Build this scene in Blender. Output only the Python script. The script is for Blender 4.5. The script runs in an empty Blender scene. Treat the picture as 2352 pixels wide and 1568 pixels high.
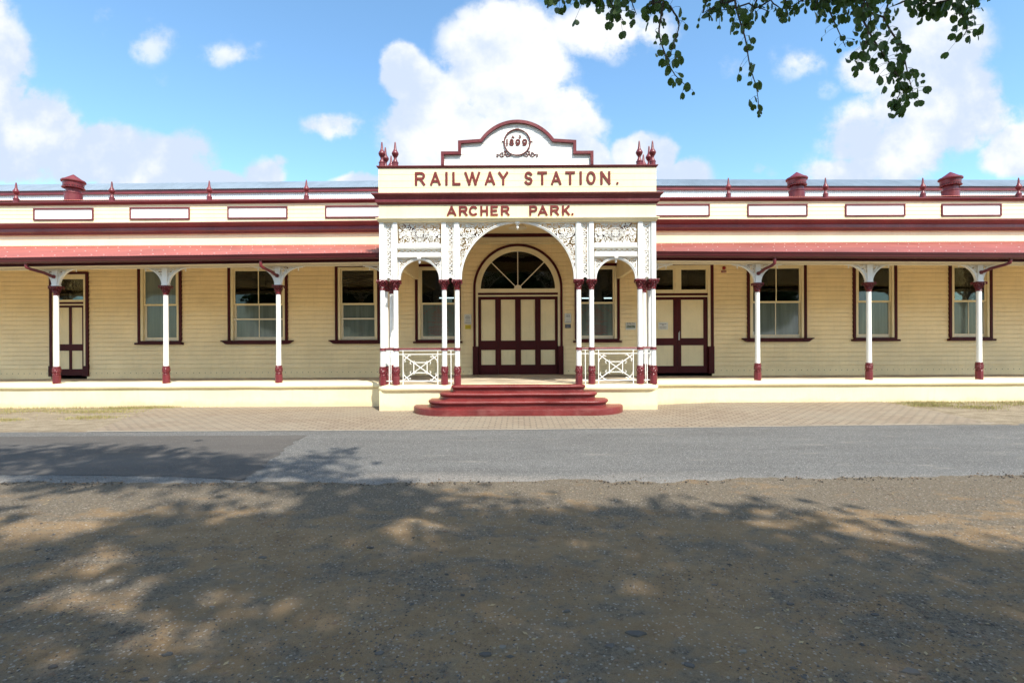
import bpy, math, random
from mathutils import Vector, Matrix, noise
R = math.radians
PI = math.pi
scene = bpy.context.scene
COL = scene.collection
random.seed(7)

# ------------------------------------------------------------------ camera
F = 1155.0                       # focal length in units of a 2352-wide picture
camd = bpy.data.cameras.new('camera')
cam = bpy.data.objects.new('camera', camd)
COL.objects.link(cam)
camd.sensor_width = 36.0
camd.lens = 36.0 * F / 2352.0
camd.shift_x = -14.0 / 2352.0
camd.clip_end = 3000
cam.location = (0, 0, 1.6)
cam.rotation_euler = (PI / 2, R(0.27), 0)
scene.camera = cam
scene.render.resolution_x, scene.render.resolution_y = 1024, 682

# ------------------------------------------------------------------ exposure
scene.view_settings.view_transform = 'Standard'
scene.view_settings.look = 'None'
scene.view_settings.exposure = 0.95
scene.view_settings.gamma = 1.0

# ------------------------------------------------------------------ sun
SUN_EL, SUN_AZ = 53.0, 28.0      # azimuth: to the right of the facade's normal
sdir = Vector((math.sin(R(SUN_AZ)) * math.cos(R(SUN_EL)), -math.cos(R(SUN_AZ)) * math.cos(R(SUN_EL)), math.sin(R(SUN_EL))))
sund = bpy.data.lights.new('sun', 'SUN')
sund.energy = 4.2
sund.angle = R(0.53)
sund.color = (1.0, 0.94, 0.84)
sun = bpy.data.objects.new('sun', sund)
sun.location = (10, -20, 30)
sun.rotation_euler = sdir.to_track_quat('Z', 'Y').to_euler()
COL.objects.link(sun)

# ------------------------------------------------------------------ node helpers
class NT:
    def __init__(s, tree):
        s.t = tree
        s.n = tree.nodes
        s.l = tree.links
    def new(s, typ, **kw):
        nd = s.n.new(typ)
        for k, v in kw.items():
            setattr(nd, k, v)
        return nd
    def link(s, a, b):
        s.l.new(a, b)
    def inp(s, sock, v):
        if hasattr(v, 'is_linked'):
            s.l.new(v, sock)
        else:
            sock.default_value = v
    def math(s, op, a, b=0.0, c=None, clamp=False):
        nd = s.n.new('ShaderNodeMath')
        nd.operation = op
        nd.use_clamp = clamp
        s.inp(nd.inputs[0], a)
        s.inp(nd.inputs[1], b)
        if c is not None:
            s.inp(nd.inputs[2], c)
        return nd.outputs[0]
    def noise(s, vec, scale, detail=3.0, rough=0.5, dist=0.0):
        nd = s.n.new('ShaderNodeTexNoise')
        if vec is not None:
            s.l.new(vec, nd.inputs['Vector'])
        nd.inputs['Scale'].default_value = scale
        nd.inputs['Detail'].default_value = detail
        nd.inputs['Roughness'].default_value = rough
        nd.inputs['Distortion'].default_value = dist
        return nd.outputs['Fac']
    def ramp(s, fac, stops):
        nd = s.n.new('ShaderNodeValToRGB')
        cr = nd.color_ramp
        while len(cr.elements) < len(stops):
            cr.elements.new(0.5)
        for e, (p, c) in zip(cr.elements, stops):
            e.position = p
            if not hasattr(c, '__len__'):
                c = (c, c, c)
            e.color = (c[0], c[1], c[2], 1)
        s.inp(nd.inputs[0], fac)
        return nd.outputs[0]
    def mix(s, fac, a, b, mode='MIX'):
        nd = s.n.new('ShaderNodeMix')
        nd.data_type = 'RGBA'
        nd.blend_type = mode
        s.inp(nd.inputs[0], fac)
        for sock, v in ((nd.inputs[6], a), (nd.inputs[7], b)):
            if hasattr(v, 'is_linked'):
                s.l.new(v, sock)
            else:
                sock.default_value = (v[0], v[1], v[2], 1)
        return nd.outputs[2]
    def mapping(s, vec, scale=(1, 1, 1), loc=(0, 0, 0)):
        nd = s.n.new('ShaderNodeMapping')
        s.l.new(vec, nd.inputs[0])
        nd.inputs['Scale'].default_value = scale
        nd.inputs['Location'].default_value = loc
        return nd.outputs[0]
    def smooth(s, x, a, b):
        nd = s.n.new('ShaderNodeMapRange')
        nd.interpolation_type = 'SMOOTHSTEP'
        s.inp(nd.inputs[0], x)
        nd.inputs[1].default_value = a
        nd.inputs[2].default_value = b
        return nd.outputs[0]

# ------------------------------------------------------------------ world: sky with cumulus clouds
world = bpy.data.worlds.new('World')
scene.world = world
world.use_nodes = True
W = NT(world.node_tree)
W.n.clear()
wout = W.new('ShaderNodeOutputWorld')
sky = W.new('ShaderNodeTexSky')
sky.sky_type = 'NISHITA'
sky.sun_disc = False
sky.sun_elevation = R(SUN_EL)
sky.sun_rotation = R(180 - SUN_AZ)
sky.altitude = 10
sky.air_density = 1.0
sky.dust_density = 0.6
sky.ozone_density = 1.5
SKY_S = 0.15
bg1 = W.new('ShaderNodeBackground')
bg1.inputs[1].default_value = SKY_S
skyc = W.mix(1.0, sky.outputs[0], (0.80, 1.01, 1.04), 'MULTIPLY')
W.link(skyc, bg1.inputs[0])
tc = W.new('ShaderNodeTexCoord')
sep = W.new('ShaderNodeSeparateXYZ')
W.link(tc.outputs['Generated'], sep.inputs[0])
ay = W.math('MAXIMUM', W.math('ABSOLUTE', sep.outputs[1]), 0.12)
uu = W.math('DIVIDE', sep.outputs[0], ay)
vv = W.math('DIVIDE', sep.outputs[2], ay)
comb = W.new('ShaderNodeCombineXYZ')
W.link(uu, comb.inputs[0]); W.link(vv, comb.inputs[1])
W.link(W.math('MULTIPLY', W.math('SIGN', sep.outputs[1]), 3.0), comb.inputs[2])
P2 = comb.outputs[0]
warp = W.new('ShaderNodeTexNoise')
W.link(P2, warp.inputs['Vector'])
warp.inputs['Scale'].default_value = 6.0
warp.inputs['Detail'].default_value = 5.0
wsub = W.new('ShaderNodeVectorMath', operation='SUBTRACT')
W.link(warp.outputs['Color'], wsub.inputs[0])
wsub.inputs[1].default_value = (0.5, 0.5, 0.5)
wsc = W.new('ShaderNodeVectorMath', operation='SCALE')
W.link(wsub.outputs[0], wsc.inputs[0])
wsc.inputs['Scale'].default_value = 0.12
wad = W.new('ShaderNodeVectorMath', operation='ADD')
W.link(P2, wad.inputs[0]); W.link(wsc.outputs[0], wad.inputs[1])
sep2 = W.new('ShaderNodeSeparateXYZ')
W.link(wad.outputs[0], sep2.inputs[0])
# cloud lumps: direction (x, y of a 2352-wide picture), half sizes, strength
BLOBS = [(-30,170,95,170,1),(40,310,165,105,1),(215,340,140,80,1),(345,375,150,85,1),(460,410,130,42,1),(615,385,52,38,.8),
 (350,100,66,46,.35),(545,105,82,44,.42),(762,284,86,38,.62),(382,180,28,22,.2),(250,50,34,46,.22),
 (925,165,62,62,1),(1000,290,140,135,1),(1170,140,150,160,1),(1240,310,150,110,1),(1390,60,170,70,.55),(1000,380,150,60,1),
 (1345,370,80,55,.9),(1480,348,72,50,1),(1560,400,90,34,.9),(830,410,60,18,.7),
 (2130,120,150,150,1),(2050,165,140,56,.8),(2160,250,160,110,1),(2060,320,170,90,.85),(1990,395,160,50,.7),(2345,350,90,78,1),
 (1825,138,66,46,.42),(1882,212,40,26,.25),(1690,160,42,38,.25),(1755,400,30,20,.4),(1620,235,60,28,.15),(2300,180,40,30,.2)]
fld = None
for bx, by, ba, bb, st in BLOBS:
    cu, cv, a, b = (bx - 1190) / F, (784 - by) / F, ba * 1.1 / F, bb * 1.12 / F
    dx = W.math('DIVIDE', W.math('SUBTRACT', sep2.outputs[0], cu), a)
    dy = W.math('DIVIDE', W.math('SUBTRACT', sep2.outputs[1], cv), b)
    d2 = W.math('MULTIPLY_ADD', dx, dx, W.math('MULTIPLY', dy, dy))
    g = W.math('MULTIPLY', W.math('SUBTRACT', 1.25, d2), st, clamp=True)
    fld = g if fld is None else W.math('MAXIMUM', fld, g)
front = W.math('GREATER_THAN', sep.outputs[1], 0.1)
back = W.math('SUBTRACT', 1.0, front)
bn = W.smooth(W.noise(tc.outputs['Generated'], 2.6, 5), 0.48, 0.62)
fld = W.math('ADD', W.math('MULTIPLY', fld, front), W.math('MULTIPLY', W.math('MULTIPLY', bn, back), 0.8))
n1 = W.noise(P2, 9.0, 7, 0.58)
n2 = W.noise(P2, 30.0, 5, 0.6)
n3 = W.noise(P2, 85.0, 4, 0.6)
nn = W.math('ADD', W.math('MULTIPLY', W.math('SUBTRACT', n1, 0.5), 2.1), W.math('ADD', W.math('MULTIPLY', W.math('SUBTRACT', n2, 0.5), 0.75), W.math('MULTIPLY', W.math('SUBTRACT', n3, 0.5), 0.28)))
dens = W.math('ADD', W.math('MULTIPLY', fld, 1.15), nn)
mask = W.smooth(dens, 0.10, 0.78)
mask = W.math('MULTIPLY', mask, W.math('GREATER_THAN', fld, 0.0))
mask = W.math('MULTIPLY', mask, W.math('MULTIPLY', fld, 1.7, clamp=True))
shade = W.smooth(W.math('ADD', W.noise(P2, 3.2, 6, 0.55), W.math('MULTIPLY', W.math('SUBTRACT', n1, .5), .6)), 0.40, 0.64)
cc = W.mix(shade, (0.395, 0.46, 0.565), (0.60, 0.61, 0.62))
bg2 = W.new('ShaderNodeBackground')
W.link(cc, bg2.inputs[0])
W.link(W.math('ADD', W.math('MULTIPLY', front, 0.92), W.math('MULTIPLY', back, 2.7)), bg2.inputs[1])  # unseen clouds behind the camera are brightened to fill the shaded wall
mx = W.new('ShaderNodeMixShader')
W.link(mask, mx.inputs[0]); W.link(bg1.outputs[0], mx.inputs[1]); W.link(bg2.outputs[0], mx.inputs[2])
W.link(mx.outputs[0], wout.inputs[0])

# ------------------------------------------------------------------ materials
def mat(name):
    m = bpy.data.materials.new(name)
    m.use_nodes = True
    t = NT(m.node_tree)
    b = t.n['Principled BSDF']
    return m, t, b

def paint(name, col, rough=0.45, var=0.10, bump=0.15, dirt=None, spec=0.4, scale=1.0):
    m, t, b = mat(name)
    tc = t.new('ShaderNodeTexCoord')
    geo = t.new('ShaderNodeNewGeometry')
    pos = geo.outputs['Position']
    a = t.noise(pos, 1.1 * scale, 5, 0.6)
    c2 = tuple(c * (1 - var * 1.6) for c in col)
    c1 = tuple(min(1, c * (1 + var * 0.5)) for c in col)
    base = t.mix(t.ramp(a, [(0.35, 0), (0.65, 1)]), c2, c1)
    st = t.noise(t.mapping(pos, (9 * scale, 9 * scale, 0.9 * scale)), 2.0, 4, 0.6)
    base = t.mix(t.math('MULTIPLY', t.ramp(st, [(0.52, 0), (0.75, 1)]), 0.35), base, dirt or tuple(c * 0.72 for c in col))
    t.link(base, b.inputs['Base Color'])
    b.inputs['Roughness'].default_value = rough
    b.inputs['Specular IOR Level'].default_value = spec
    if bump:
        bp = t.new('ShaderNodeBump')
        bp.inputs['Strength'].default_value = bump
        bp.inputs['Distance'].default_value = 0.01
        t.link(t.noise(pos, 38 * scale, 4, 0.6), bp.inputs['Height'])
        t.link(bp.outputs[0], b.inputs['Normal'])
    return m

CREAM = paint('cream_paint', (0.80, 0.685, 0.43), 0.5, 0.05)
CREAMW = paint('cream_board_paint', (0.90, 0.72, 0.42), 0.5, 0.07)
PLAST = paint('cream_render', (0.79, 0.665, 0.405), 0.7, 0.06, 0.5, (0.55, 0.47, 0.33))
def splash(m):
    t = NT(m.node_tree); b = t.n['Principled BSDF']
    old = b.inputs['Base Color'].links[0].from_socket
    geo = t.new('ShaderNodeNewGeometry'); sp = t.new('ShaderNodeSeparateXYZ'); t.link(geo.outputs['Position'], sp.inputs[0])
    n = t.noise(t.mapping(geo.outputs['Position'], (1, 1, 1)), 2.3, 6, 0.7)
    n2 = t.noise(geo.outputs['Position'], 14, 4, 0.7)
    h = t.math('ADD', t.math('MULTIPLY', n, 0.30), t.math('MULTIPLY', n2, 0.10))
    f = t.smooth(t.math('SUBTRACT', h, sp.outputs[2]), 0.02, 0.16)
    c = t.mix(t.math('MULTIPLY', f, 0.45), old, (0.42, 0.31, 0.20))
    cr = t.noise(t.mapping(geo.outputs['Position'], (1.3, 1.3, 0.5)), 1.7, 8, 0.75)
    c = t.mix(t.math('MULTIPLY', t.ramp(cr, [(0.60, 0), (0.72, 1)]), 0.22), c, (0.45, 0.36, 0.24))
    t.link(c, b.inputs['Base Color'])
splash(PLAST)
WHITE = paint('white_paint', (0.80, 0.79, 0.74), 0.45, 0.03, 0.1)
OFFW = paint('off_white_paint', (0.72, 0.64, 0.48), 0.45, 0.04, 0.1)
MAROON = paint('maroon_paint', (0.140, 0.015, 0.020), 0.33, 0.18, 0.25, (0.26, 0.05, 0.05), 0.5)
MAROON_SHADE = paint('maroon_paint_shaded', (0.062, 0.0065, 0.0085), 0.5, 0.15, 0.12, None, 0.18)  # same maroon trim, with the verandah shade put into the colour
GUTTER = paint('gutter_maroon_paint', (0.095, 0.011, 0.014), 0.34, 0.15, 0.12, None, 0.5)
STEPS = paint('maroon_step_paint', (0.150, 0.016, 0.015), 0.4, 0.25, 0.9, (0.19, 0.05, 0.045), 0.45)
def wear(m, col, amt, sc):
    t = NT(m.node_tree); b = t.n['Principled BSDF']
    old = b.inputs['Base Color'].links[0].from_socket
    geo = t.new('ShaderNodeNewGeometry'); pos = geo.outputs['Position']
    n = t.noise(t.mapping(pos, (0.5, 1, 1)), sc, 8, 0.75)
    f = t.ramp(n, [(0.50, 0), (0.66, 1)])
    t.link(t.mix(t.math('MULTIPLY', f, amt), old, col), b.inputs['Base Color'])
    t.link(t.math('ADD', t.math('MULTIPLY', f, 0.3), 0.38), b.inputs['Roughness'])
wear(STEPS, (0.20, 0.055, 0.045), 0.55, 3.5)
wear(MAROON, (0.18, 0.038, 0.040), 0.4, 2.2)
ROOFRED = paint('red_roof_sheet', (0.34, 0.100, 0.074), 0.45, 0.14, 0.05, (0.38, 0.15, 0.125), 0.5)
MEDAL = paint('dark_red_letter_paint', (0.115, 0.020, 0.017), 0.4, 0.1, 0.1)
LETTER = paint('red_letter_paint', (0.165, 0.026, 0.021), 0.4, 0.1, 0.1)
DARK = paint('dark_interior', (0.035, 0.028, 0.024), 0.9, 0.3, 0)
BROWN = paint('band_brown', (0.22, 0.085, 0.055), 0.7, 0.3, 0)
BLACK = paint('black_hole', (0.01, 0.01, 0.01), 0.8, 0.0, 0)
PAPER = paint('paper_white', (0.66, 0.66, 0.62), 0.5, 0.05, 0)
INK = paint('black_ink', (0.03, 0.03, 0.035), 0.6, 0.0, 0)
INKRED = paint('red_ink', (0.17, 0.02, 0.02), 0.6, 0.0, 0)
YELL = paint('yellow_card', (0.62, 0.50, 0.03), 0.4, 0.1, 0)
NAVY = paint('navy_card', (0.03, 0.045, 0.09), 0.35, 0.1, 0)
PHOTO = paint('printed_photo', (0.22, 0.27, 0.20), 0.4, 0.5, 0, None, 0.4, 14)
REDBELL = paint('red_bell', (0.30, 0.012, 0.010), 0.3, 0.05, 0)
SCREW = paint('screw_metal', (0.62, 0.52, 0.48), 0.35, 0.1, 0)
METAL = paint('steel', (0.45, 0.45, 0.45), 0.3, 0.1, 0)

def ornate():
    m, t, b = mat('ornate_cast_iron_paint')
    geo = t.new('ShaderNodeNewGeometry')
    b.inputs['Base Color'].default_value = (0.135, 0.013, 0.018, 1)
    b.inputs['Roughness'].default_value = 0.24
    vo = t.new('ShaderNodeTexVoronoi')
    vo.inputs['Scale'].default_value = 34
    t.link(geo.outputs['Position'], vo.inputs['Vector'])
    bp = t.new('ShaderNodeBump')
    bp.inputs['Strength'].default_value = 1.0
    bp.inputs['Distance'].default_value = 0.02
    t.link(vo.outputs['Distance'], bp.inputs['Height'])
    t.link(bp.outputs[0], b.inputs['Normal'])
    return m
ORNATE = ornate()

def metal_sheet(name, col, rough, met=0.0, var=0.15):
    m, t, b = mat(name)
    geo = t.new('ShaderNodeNewGeometry')
    a = t.noise(geo.outputs['Position'], 0.8, 6, 0.65)
    st = t.noise(t.mapping(geo.outputs['Position'], (6, 1, 1)), 1.5, 5, 0.7)
    f = t.math('MULTIPLY', t.math('ADD', a, st), 0.5)
    t.link(t.mix(t.ramp(f, [(0.38, 0), (0.62, 1)]), tuple(c * (1 - var) for c in col), col), b.inputs['Base Color'])
    b.inputs['Roughness'].default_value = rough
    b.inputs['Metallic'].default_value = met
    return m
GALV = metal_sheet('galvanised_sheet', (0.19, 0.235, 0.28), 0.5, 0.0, 0.3)
PALESHEET = metal_sheet('pale_translucent_sheet', (0.55, 0.66, 0.66), 0.4, 0.0)

def glassmat(name, tint, refl_rough=0.02, film=None, film_fac=0.0):
    m, t, b = mat(name)
    t.n.remove(b)
    out = t.n['Material Output']
    geo = t.new('ShaderNodeNewGeometry')
    tr = t.new('ShaderNodeBsdfTransparent')
    tr.inputs[0].default_value = (*tint, 1)
    gl = t.new('ShaderNodeBsdfGlossy')
    gl.inputs['Roughness'].default_value = refl_rough
    bp = t.new('ShaderNodeBump')
    bp.inputs['Strength'].default_value = 0.06
    bp.inputs['Distance'].default_value = 0.02
    t.link(t.noise(geo.outputs['Position'], 3.0, 2), bp.inputs['Height'])
    t.link(bp.outputs[0], gl.inputs['Normal'])
    fr = t.new('ShaderNodeFresnel')
    fr.inputs[0].default_value = 1.5
    base = tr.outputs[0]
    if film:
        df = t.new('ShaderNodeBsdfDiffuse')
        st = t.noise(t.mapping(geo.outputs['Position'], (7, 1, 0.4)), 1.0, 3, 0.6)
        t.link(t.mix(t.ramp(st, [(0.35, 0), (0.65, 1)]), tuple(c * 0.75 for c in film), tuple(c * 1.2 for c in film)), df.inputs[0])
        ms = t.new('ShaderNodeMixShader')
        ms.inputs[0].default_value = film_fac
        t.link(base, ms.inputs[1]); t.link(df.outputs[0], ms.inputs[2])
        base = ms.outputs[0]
    m2 = t.new('ShaderNodeMixShader')
    t.link(fr.outputs[0], m2.inputs[0])
    t.link(base, m2.inputs[1]); t.link(gl.outputs[0], m2.inputs[2])
    t.link(m2.outputs[0], out.inputs[0])
    return m
GLASS = glassmat('clear_window_glass', (0.55, 0.6, 0.58))
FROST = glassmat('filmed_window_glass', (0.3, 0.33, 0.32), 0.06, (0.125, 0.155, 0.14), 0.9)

def emit(name, col, s):
    m, t, b = mat(name)
    b.inputs['Base Color'].default_value = (*col, 1)
    b.inputs['Emission Color'].default_value = (*col, 1)
    b.inputs['Emission Strength'].default_value = s
    return m
TUBE = emit('lit_fluorescent_tube', (0.85, 0.93, 1.0), 2.2)
EXITM = emit('lit_exit_sign', (0.55, 0.68, 0.62), 0.25)

def dirt_mat():
    m, t, b = mat('compacted_dirt_and_gravel')
    geo = t.new('ShaderNodeNewGeometry')
    pos = geo.outputs['Position']
    sp = t.new('ShaderNodeSeparateXYZ'); t.link(pos, sp.inputs[0])
    big = t.noise(t.mapping(pos, (0.55, 1.0, 1)), 1.1, 6, 0.62)
    mid = t.noise(t.mapping(pos, (0.7, 1.0, 1), (3, 8, 0)), 4.5, 6, 0.65)
    fine = t.noise(pos, 42, 4, 0.7)
    vfine = t.noise(pos, 150, 3, 0.7)
    brown = t.mix(t.ramp(mid, [(0.3, 0), (0.7, 1)]), (0.162, 0.102, 0.049), (0.268, 0.182, 0.096))
    grey = t.mix(t.ramp(fine, [(0.35, 0), (0.65, 1)]), (0.060, 0.048, 0.034), (0.172, 0.140, 0.098))
    yb = t.math('MULTIPLY', t.math('SUBTRACT', sp.outputs[1], 4.6), 0.22)
    f = t.math('ADD', t.math('MULTIPLY', t.math('ADD', big, mid), 0.5), t.math('MULTIPLY', t.math('MAXIMUM', t.math('MINIMUM', yb, 0.085), -0.02), t.math('LESS_THAN', sp.outputs[1], 9.0)))
    base = t.mix(t.ramp(f, [(0.46, 0), (0.545, 1)]), brown, grey)
    vo = t.new('ShaderNodeTexVoronoi'); vo.inputs['Scale'].default_value = 55
    t.link(pos, vo.inputs['Vector'])
    wn = t.new('ShaderNodeTexWhiteNoise'); t.link(vo.outputs['Color'], wn.inputs['Vector'])
    peb = t.mix(wn.outputs['Value'], (0.05, 0.046, 0.044), (0.33, 0.29, 0.24))
    sel = t.math('MULTIPLY', t.math('GREATER_THAN', wn.outputs['Value'], 0.84), t.math('LESS_THAN', vo.outputs['Distance'], 0.42))
    base = t.mix(t.math('MULTIPLY', sel, 0.75), base, peb)
    base = t.mix(t.math('MULTIPLY', t.ramp(vfine, [(0.45, 0), (0.7, 1)]), 0.30), base, (0.34, 0.29, 0.22))
    base = t.mix(t.math('MULTIPLY', t.ramp(fine, [(0.55, 0), (0.72, 1)]), 0.45), base, (0.06, 0.052, 0.045))
    # rusty leaf crumbs
    ru = t.noise(pos, 1.9, 5, 0.7)
    base = t.mix(t.math('MULTIPLY', t.ramp(ru, [(0.66, 0), (0.74, 1)]), t.ramp(fine, [(0.45, 0), (0.55, 0.7)])), base, (0.22, 0.075, 0.03))
    # paler sandy ground beside the building
    far = t.smooth(sp.outputs[1], 8.6, 9.6)
    pale = t.mix(t.ramp(t.math('MULTIPLY', t.math('ADD', mid, fine), 0.5), [(0.42, 0), (0.6, 1)]), (0.17, 0.135, 0.09), (0.30, 0.25, 0.175))
    base = t.mix(far, base, pale)
    t.link(base, b.inputs['Base Color'])
    b.inputs['Roughness'].default_value = 0.93
    b.inputs['Specular IOR Level'].default_value = 0.2
    bp = t.new('ShaderNodeBump'); bp.inputs['Strength'].default_value = 0.9; bp.inputs['Distance'].default_value = 0.02
    h = t.math('ADD', t.math('MULTIPLY', fine, 0.9), t.math('ADD', t.math('MULTIPLY', vfine, 0.35), t.math('MULTIPLY', sel, 0.25)))
    t.link(h, bp.inputs['Height']); t.link(bp.outputs[0], b.inputs['Normal'])
    return m
DIRT = dirt_mat()

def asphalt_mat(name, c0, c1, speck, sfrac, sscale=70, edge=False):
    m, t, b = mat(name)
    geo = t.new('ShaderNodeNewGeometry'); pos = geo.outputs['Position']
    sp = t.new('ShaderNodeSeparateXYZ'); t.link(pos, sp.inputs[0])
    big = t.noise(t.mapping(pos, (0.35, 1.6, 1)), 0.9, 6, 0.62)
    fine = t.noise(pos, 60, 4, 0.75)
    base = t.mix(t.ramp(t.math('ADD', t.math('MULTIPLY', big, 0.6), t.math('MULTIPLY', fine, 0.4)), [(0.38, 0), (0.62, 1)]), c0, c1)
    vo = t.new('ShaderNodeTexVoronoi'); vo.inputs['Scale'].default_value = sscale
    t.link(pos, vo.inputs['Vector'])
    wn = t.new('ShaderNodeTexWhiteNoise'); t.link(vo.outputs['Color'], wn.inputs['Vector'])
    sel = t.math('MULTIPLY', t.math('GREATER_THAN', wn.outputs['Value'], 1 - sfrac), t.math('LESS_THAN', vo.outputs['Distance'], 0.45))
    base = t.mix(t.math('MULTIPLY', sel, 0.8), base, speck)
    dk = t.math('MULTIPLY', t.math('LESS_THAN', wn.outputs['Value'], sfrac * 1.2), 0.5)
    base = t.mix(dk, base, tuple(c * 0.45 for c in c0))
    if edge:
        e = t.math('MULTIPLY', t.smooth(t.math('ADD', sp.outputs[1], t.math('MULTIPLY', t.math('SUBTRACT', big, .5), 1.2)), 6.15, 5.6), 0.55)
        base = t.mix(t.math('MULTIPLY', e, t.ramp(fine, [(0.4, 0.1), (0.6, 1)])), base, (0.33, 0.29, 0.24))
        sand = t.noise(t.mapping(pos, (0.5, 2.5, 1), (5, 2, 0)), 1.4, 5, 0.65)
        base = t.mix(t.math('MULTIPLY', t.ramp(sand, [(0.60, 0), (0.72, 1)]), 0.35), base, (0.30, 0.27, 0.22))
    if edge:
        wv = t.new('ShaderNodeTexNoise'); t.link(pos, wv.inputs['Vector']); wv.inputs['Scale'].default_value = 2.2; wv.inputs['Detail'].default_value = 6
        ad = t.new('ShaderNodeVectorMath', operation='MULTIPLY_ADD'); t.link(wv.outputs['Color'], ad.inputs[0]); ad.inputs[1].default_value = (0.9, 0.9, 0); t.link(pos, ad.inputs[2])
        ve = t.new('ShaderNodeTexVoronoi'); ve.feature = 'DISTANCE_TO_EDGE'; ve.inputs['Scale'].default_value = 0.55; t.link(ad.outputs[0], ve.inputs['Vector'])
        ck = t.math('MULTIPLY', t.smooth(ve.outputs['Distance'], 0.011, 0.004), t.smooth(t.noise(pos, 0.45, 2), 0.44, 0.56))
        base = t.mix(t.math('MULTIPLY', ck, 0.22), base, (0.045, 0.042, 0.038))
        oil = t.ramp(t.noise(t.mapping(pos, (0.25, 1.0, 1), (7, 1, 0)), 1.6, 7, 0.7), [(0.56, 0), (0.68, 1)])
        base = t.mix(t.math('MULTIPLY', oil, 0.28), base, (0.060, 0.058, 0.055))
    t.link(base, b.inputs['Base Color'])
    b.inputs['Roughness'].default_value = 0.88
    b.inputs['Specular IOR Level'].default_value = 0.3
    bp = t.new('ShaderNodeBump'); bp.inputs['Strength'].default_value = 0.5; bp.inputs['Distance'].default_value = 0.01
    t.link(t.math('ADD', fine, t.math('MULTIPLY', vo.outputs['Distance'], 0.6)), bp.inputs['Height'])
    t.link(bp.outputs[0], b.inputs['Normal'])
    return m
ROAD = asphalt_mat('worn_chip_seal', (0.090, 0.087, 0.081), (0.130, 0.127, 0.118), (0.30, 0.29, 0.265), 0.17, 85, True)
PATCH = asphalt_mat('newer_dark_asphalt', (0.064, 0.058, 0.052), (0.092, 0.084, 0.075), (0.22, 0.21, 0.19), 0.03, 80)
FLOORM = paint('verandah_floor_paving', (0.46, 0.385, 0.28), 0.8, 0.25, 0.3, (0.30, 0.24, 0.17), 0.3)
KERB = paint('concrete_strip', (0.30, 0.26, 0.20), 0.85, 0.15, 0.5)

def paver_mat():
    m, t, b = mat('clay_pavers')
    geo = t.new('ShaderNodeNewGeometry'); pos = geo.outputs['Position']
    br = t.new('ShaderNodeTexBrick')
    br.inputs['Scale'].default_value = 1.0
    br.inputs['Brick Width'].default_value = 0.225
    br.inputs['Row Height'].default_value = 0.115
    br.inputs['Mortar Size'].default_value = 0.015
    br.inputs['Mortar Smooth'].default_value = 0.3
    br.inputs['Bias'].default_value = 0.0
    br.inputs['Color1'].default_value = (0.195, 0.142, 0.096, 1)
    br.inputs['Color2'].default_value = (0.255, 0.200, 0.136, 1)
    br.inputs['Mortar'].default_value = (0.085, 0.066, 0.045, 1)
    t.link(t.mapping(pos), br.inputs['Vector'])
    a = t.noise(t.mapping(pos, (0.6, 1, 1)), 0.7, 6, 0.6)
    base = t.mix(t.math('MULTIPLY', t.ramp(a, [(0.40, 0), (0.68, 1)]), 0.6), br.outputs['Color'], (0.215, 0.185, 0.135))
    fn = t.noise(pos, 30, 5, 0.7)
    base = t.mix(t.math('MULTIPLY', t.ramp(fn, [(0.5, 0), (0.75, 1)]), 0.4), base, (0.31, 0.265, 0.20))
    t.link(base, b.inputs['Base Color'])
    b.inputs['Roughness'].default_value = 0.85
    bp = t.new('ShaderNodeBump'); bp.inputs['Strength'].default_value = 0.8; bp.inputs['Distance'].default_value = 0.012
    t.link(t.math('SUBTRACT', t.math('MULTIPLY', fn, 0.3), br.outputs['Fac']), bp.inputs['Height'])
    t.link(bp.outputs[0], b.inputs['Normal'])
    return m
PAVER = paver_mat()

def leaf_mat(name, c0, c1, trans):
    m, t, b = mat(name)
    oi = t.new('ShaderNodeNewGeometry')
    v = t.noise(oi.outputs['Position'], 9, 2)
    t.link(t.mix(t.ramp(v, [(0.3, 0), (0.7, 1)]), c0, c1), b.inputs['Base Color'])
    b.inputs['Roughness'].default_value = 0.5
    b.inputs['Specular IOR Level'].default_value = 0.3
    tl = t.new('ShaderNodeBsdfTranslucent')
    tl.inputs[0].default_value = (c1[0] * 1.3, c1[1] * 1.5, c1[2] * 0.7, 1)
    ms = t.new('ShaderNodeMixShader'); ms.inputs[0].default_value = trans
    t.link(b.outputs[0], ms.inputs[1]); t.link(tl.outputs[0], ms.inputs[2])
    t.link(ms.outputs[0], t.n['Material Output'].inputs[0])
    return m
LEAF = leaf_mat('green_leaf', (0.036, 0.066, 0.018), (0.065, 0.115, 0.026), 0.25)
BARK = paint('bark', (0.075, 0.055, 0.042), 0.9, 0.3, 1.0)
GRASS = leaf_mat('dry_green_grass', (0.20, 0.195, 0.06), (0.36, 0.33, 0.14), 0.2)
STRAW = paint('dry_straw', (0.33, 0.25, 0.13), 0.8, 0.2, 0)
ST1 = paint('grey_slate_stone', (0.092, 0.082, 0.070), 0.75, 0.25, 0)
ST2 = paint('pale_stone', (0.20, 0.178, 0.145), 0.8, 0.2, 0)
ST3 = paint('brown_stone', (0.16, 0.105, 0.065), 0.8, 0.25, 0)
ST4 = paint('dark_stone', (0.050, 0.043, 0.036), 0.8, 0.2, 0)

# ------------------------------------------------------------------ mesh builder
WL = {}                                        # world location of every placed object
def link(o, parent=None, loc=(0, 0, 0)):
    COL.objects.link(o)
    loc = Vector(loc)
    WL[o.name] = loc
    if parent is not None:
        o.parent = parent
        o.location = loc - WL[parent.name]
    else:
        o.location = loc
    return o

def tag(o, label=None, cat=None, group=None, kind=None):
    if label: o['label'] = label
    if cat: o['category'] = cat
    if group: o['group'] = group
    if kind: o['kind'] = kind
    return o

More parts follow.
